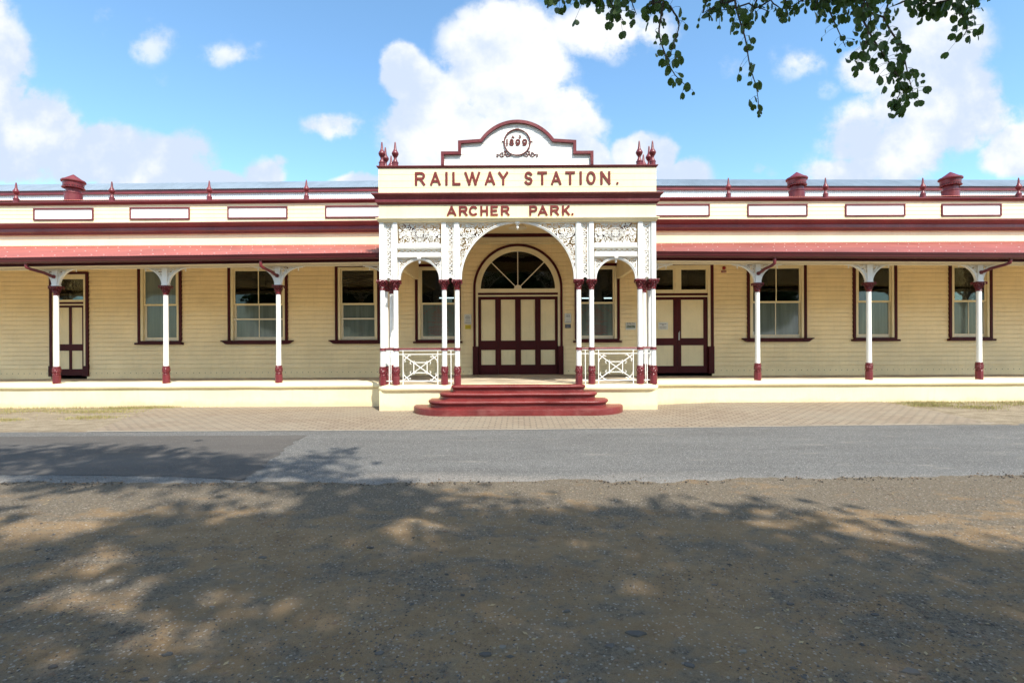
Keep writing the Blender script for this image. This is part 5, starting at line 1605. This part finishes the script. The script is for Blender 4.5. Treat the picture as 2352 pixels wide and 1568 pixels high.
# ------------------------------------------------------------------ trees
def leafshape(b, p, d, up, s, mi=0, fold=0.35):
    """a two-lobed leaf: two rounded halves meeting at a midrib"""
    d = d.normalized(); sd = d.cross(up)
    if sd.length < 1e-3: sd = d.cross(Vector((1, 0, 0)))
    sd.normalize(); nr = sd.cross(d).normalized()
    for sg in (-1, 1):
        a = (sd * sg + nr * fold).normalized()
        pts = [(0, 0), (0.12, 0.30), (0.42, 0.52), (0.78, 0.50), (1.02, 0.30), (1.0, 0.10), (0.84, 0.0)]
        vs = [p + d * (u * s) + a * (v * s) for u, v in pts]
        b.add(vs, [tuple(range(7))], mi)
LX = sdir.x / sdir.z; LY = sdir.y / sdir.z        # canopy offset per metre of height
BND = [(-600, 1030), (0, 1033), (200, 1030), (380, 1037), (520, 1052), (600, 1072), (650, 1095), (880, 1112), (1050, 1135), (1130, 1160), (1290, 1176), (1420, 1170), (1500, 1160), (1650, 1160), (1740, 1192), (1850, 1178), (1900, 1205), (2100, 1250), (2352, 1288), (3000, 1340)]
HOL = [(110, 1150, 200, 26), (60, 1205, 110, 26), (430, 1146, 120, 13), (650, 1172, 80, 11), (215, 1335, 120, 13), (900, 1240, 60, 8), (1500, 1290, 50, 8), (60, 1360, 60, 12), (70, 1172, 120, 34), (240, 1150, 190, 20), (135, 1238, 60, 12), (180, 1292, 120, 18), (575, 1186, 60, 12), (400, 1392, 240, 20), (420, 1462, 240, 40), (320, 1520, 110, 22), (1265, 1228, 70, 14), (1780, 1240, 70, 16), (620, 1090, 14, 8),
       (560, 1140, 120, 8), (980, 1185, 60, 9), (60, 1420, 70, 10), (760, 1530, 60, 14), (1130, 1300, 40, 8), (20,1085,60,6)]
def to_pic(X, Y):
    y0 = 784 + 1.6 * F / Y; x0 = 1190 + X * F / Y
    return x0, y0 - 0.00471 * (x0 - 1176)
def shaded(X, Y):
    if Y < 2.0: return 1.0
    X2 = X + 0.22 * noise.noise(Vector((X * 2.2, Y * 2.2, 61))) + 0.12 * noise.noise(Vector((X * 6, Y * 6, 62)))
    Y2 = Y + 0.30 * noise.noise(Vector((X * 2.2, Y * 2.2, 71))) + 0.14 * noise.noise(Vector((X * 6, Y * 6, 72)))
    px, py = to_pic(X2, max(Y2, 1.2))
    yb = BND[0][1]
    for (a, ya), (c, yc) in zip(BND[:-1], BND[1:]):
        if a <= px <= c: yb = ya + (yc - ya) * (px - a) / (c - a); break
    if px > 3000: yb = 1340
    s_ = 1.0 if py > yb else 0.0
    if ((px - 770) / 60) ** 2 + ((py - 1056) / 12) ** 2 < 1: s_ = 0.55
    if ((px - 690) / 70) ** 2 + ((py - 1085) / 9) ** 2 < 1: s_ = 0.8
    for hx, hy, rx, ry in HOL:
        if ((px - hx) / (rx * 1.25 + 12)) ** 2 + ((py - hy) / (ry * 1.4 + 9)) ** 2 < 1: return 0.0
    return s_
trees = []
crown_specs = [('overhanging', -0.5, 20.0, (4.6, -6.2)), ('left', -20.0, -0.5, (-7.5, -6.5))]
rnd = random.Random(99)
crowns = [MB(), MB()]
nl = 0
clumps = []
while len(clumps) < 3300:
    X = -11.5 + 22.5 * rnd.random(); Y = -2.6 + 10.6 * rnd.random()
    if rnd.random() > shaded(X, Y): continue
    h = 10.0 + 6.0 * rnd.random()
    clumps.append((X, Y, h))
for X, Y, h in clumps:
    c = Vector((X + LX * h, Y + LY * h, h)); w = 0 if X > -2.0 else 1
    k = 17
    sp = 0.19 if Y > 3.2 else 0.30
    for i in range(k):
        p = c + Vector((rnd.gauss(0, sp), rnd.gauss(0, sp), rnd.gauss(0, 0.22)))
        d = Vector((rnd.gauss(0, .6), rnd.gauss(0, .6), -0.5 - rnd.random())); s_ = 0.12 + 0.06 * rnd.random() if Y > 4.5 else 0.20
        leafshape(crowns[w], p, d, Vector((rnd.gauss(0, 1), rnd.gauss(0, 1), 1.2)), s_)
def limb(b, P, r0, r1):
    Q = []
    for i in range(len(P) - 1):
        p0, p1, p2, p3 = [Vector(P[max(0, min(len(P) - 1, q))]) for q in (i - 1, i, i + 1, i + 2)]
        for t in (0, .25, .5, .75):
            Q.append(0.5 * ((2 * p1) + (p2 - p0) * t + (2 * p0 - 5 * p1 + 4 * p2 - p3) * t * t + (3 * p1 - p0 - 3 * p2 + p3) * t ** 3))
    Q.append(Vector(P[-1])); b.tube(Q, r0, 10, r1=r1)
TREES = [((4.6, -6.2), 'leafy tree overhanging the forecourt, its sprays of paired round leaves hanging into the sky', [(2.4, -0.6, 5.6), (1.0, -2, 8.5), (6.5, -2.0, 8.6), (3, -4, 10.5), (8.0, -5, 9.5), (1.6, -1.5, 9.4)]),
         ((-6.8, -6.5), 'leafy tree standing outside the picture on the left, shading the left half of the forecourt', [(-4.5, -1.5, 9.6), (-8.5, -1.5, 9.4), (-2.0, -3, 9.5), (-10, -4, 9.0), (-6, -3, 10.5)])]
for w, ((tx, ty), lab, ends) in enumerate(TREES):
    e = empty('tree', (tx, ty, 0), lab, 'tree')
    b = MB(); limb(b, [(tx, ty, -0.1), (tx + .1, ty + .05, 1.2), (tx - .05, ty + .2, 2.6), (tx, ty + .5, 4.2)], 0.32, 0.20)
    for q in ends: limb(b, [(tx, ty + .45, 4.0), (tx + (q[0] - tx) * .3, ty + (q[1] - ty) * .3 + .2, 4.0 + (q[2] - 4) * .45), (tx + (q[0] - tx) * .7, ty + (q[1] - ty) * .7, 4 + (q[2] - 4) * .85), q], 0.09, 0.015)
    b.build('trunk', BARK, e, True)
    crowns[w].build('crown', LEAF, e)
    trees.append(e)
# hanging sprays of the overhanging tree
rs = random.Random(17)
def spray(pts, Y, dens, width, size=0.052, name='hanging_spray', root=(2.4, -0.6, 5.6)):
    """pts: the twig as (x, y) directions; hangs at depth Y"""
    Y *= 0.66; size *= 0.66
    b = MB()
    P = [at(px, py, Y) for px, py in pts]
    top = P[0] + (Vector(root) - P[0]) * 0.35 + Vector((0, 0, 0.35))
    chain = [Vector(root), top] + P
    Q = []
    for i in range(len(chain) - 1):
        p0, p1, p2, p3 = [chain[max(0, min(len(chain) - 1, q))] for q in (i - 1, i, i + 1, i + 2)]
        for t in (0, .34, .67):
            Q.append(0.5 * ((2 * p1) + (p2 - p0) * t + (2 * p0 - 5 * p1 + 4 * p2 - p3) * t * t + (3 * p1 - p0 - 3 * p2 + p3) * t ** 3))
    Q.append(chain[-1])
    b.tube(Q, 0.008, 6, 1, 0.0012)
    wd = width * Y / F
    for i in range(len(Q) - 1):
        if i < 4: continue
        L = (Q[i + 1] - Q[i]).length; n = max(1, int(L * dens * 1.2 + rs.random() * .5))
        for k in range(n):
            p = Q[i].lerp(Q[i + 1], rs.random())
            o = Vector((rs.gauss(0, 1) * wd * .42, rs.gauss(0, 1) * 0.04, rs.gauss(0, .5) * wd * .4 - 0.01))
            q = p + o
            if o.length > 0.02: b.tube([p, (p + q) / 2 + Vector((0, 0, 0.006)), q], 0.0008, 4, 1, caps=False)
            d = Vector((rs.gauss(0, .35), rs.gauss(0, .35), -1)); facing = Vector((rs.gauss(0, .8), -1.0 if rs.random() < .75 else 0.2, rs.gauss(0, .4)))
            nr = facing.normalized()
            leafshape(b, q, d, nr, size * (0.48 + 0.8 * rs.random()), 0, 0.25 + .3 * rs.random())
    o = b.build(name, [LEAF, BARK], trees[0])
    return o
spray([(1280, -60), (1300, -10), (1312, 12)], 3.7, 55, 22)
spray([(1370, -90), (1385, -30), (1405, 10), (1432, 48)], 3.6, 150, 40)
spray([(1440, -60), (1450, 0), (1462, 34)], 3.7, 80, 18)
spray([(1530, -80), (1524, 0), (1518, 40), (1514, 80), (1530, 130), (1550, 172), (1586, 206)], 3.55, 62, 25)
spray([(1520, -60), (1540, 15), (1560, 52), (1548, 100), (1535, 140)], 3.6, 60, 20)
spray([(1640, -50), (1655, 5), (1632, 22), (1612, 38)], 3.7, 60, 18)
spray([(1690, -80), (1688, 0), (1697, 40), (1712, 90), (1722, 150), (1738, 205), (1744, 258)], 3.6, 55, 20)
spray([(1670, -60), (1720, 8), (1745, 18), (1768, 28)], 3.7, 80, 26)
spray([(1760, -60), (1770, 0), (1790, 18), (1800, 40)], 3.65, 60, 16)
spray([(1870, -80), (1890, -10), (1905, 25), (1925, 70), (1942, 108)], 3.7, 75, 16, 0.040)
spray([(1930, -90), (1958, -20), (1975, 30), (2005, 90), (2040, 140), (2068, 195), (2052, 255)], 3.5, 165, 30)
spray([(1980, -90), (1990, 0), (2000, 50), (1988, 100), (1978, 150)], 3.6, 95, 24)
spray([(2010, -80), (2030, 40), (2070, 110), (2085, 170), (2102, 230)], 3.6, 80, 20)
spray([(1900, -60), (1920, -5), (1945, 12)], 3.6, 90, 22)
spray([(2060, -60), (2100, -8), (2140, 8), (2165, 5)], 3.7, 60, 12)
spray([(2150, -80), (2180, 0), (2205, 28), (2222, 60), (2212, 85)], 3.55, 140, 24)
spray([(2200, -60), (2230, -8), (2262, 0)], 3.7, 90, 14)
spray([(1820, -50), (1850, -5), (1862, 8)], 3.7, 70, 12)
# more trees across the street, mirrored in the window panes
rnd = random.Random(5)
cb = MB()
for i in range(3800):
    v = Vector((rnd.gauss(0, 1), rnd.gauss(0, 1), rnd.gauss(0, 1))).normalized() * (rnd.random() ** .4)
    p = Vector((v.x * 4.6, v.y * 3.6, 6.0 + v.z * 3.7)) + Vector((rnd.gauss(0, .2), rnd.gauss(0, .2), 0))
    leafshape(cb, p, Vector((rnd.gauss(0, 1), rnd.gauss(0, 1), -1)), Vector((rnd.gauss(0, 1), rnd.gauss(0, 1), 1)), 0.42)
bt = empty('tree', (-14, -17, 0), 'bushy street tree outside the picture, across the road at the far left', 'tree', 'trees across the street')
o = MB(); o.fn = lambda x, y, z: (x - 14, y - 17, z)
limb(o, [(0, 0, -.1), (.1, 0, 1.5), (0, .1, 3), (.1, 0, 5)], .3, .15); o.build('trunk', BARK, bt, True)
cb.fn = None; cb.v = [(x - 14, y - 17, z) for x, y, z in cb.v]; cb.build('crown', LEAF, bt)
for x, y, lab in ((-6.5, -18.5, 'second from the left'), (0.8, -16.5, 'straight behind the camera'), (8.5, -18, 'second from the right'), (15.5, -16.5, 'at the far right'), (-22, -18, 'beyond the far left end'), (23, -18, 'beyond the far right end')):
    c = copy_tree(bt, (x, y, 0)); c['label'] = 'bushy street tree outside the picture, across the road, ' + lab
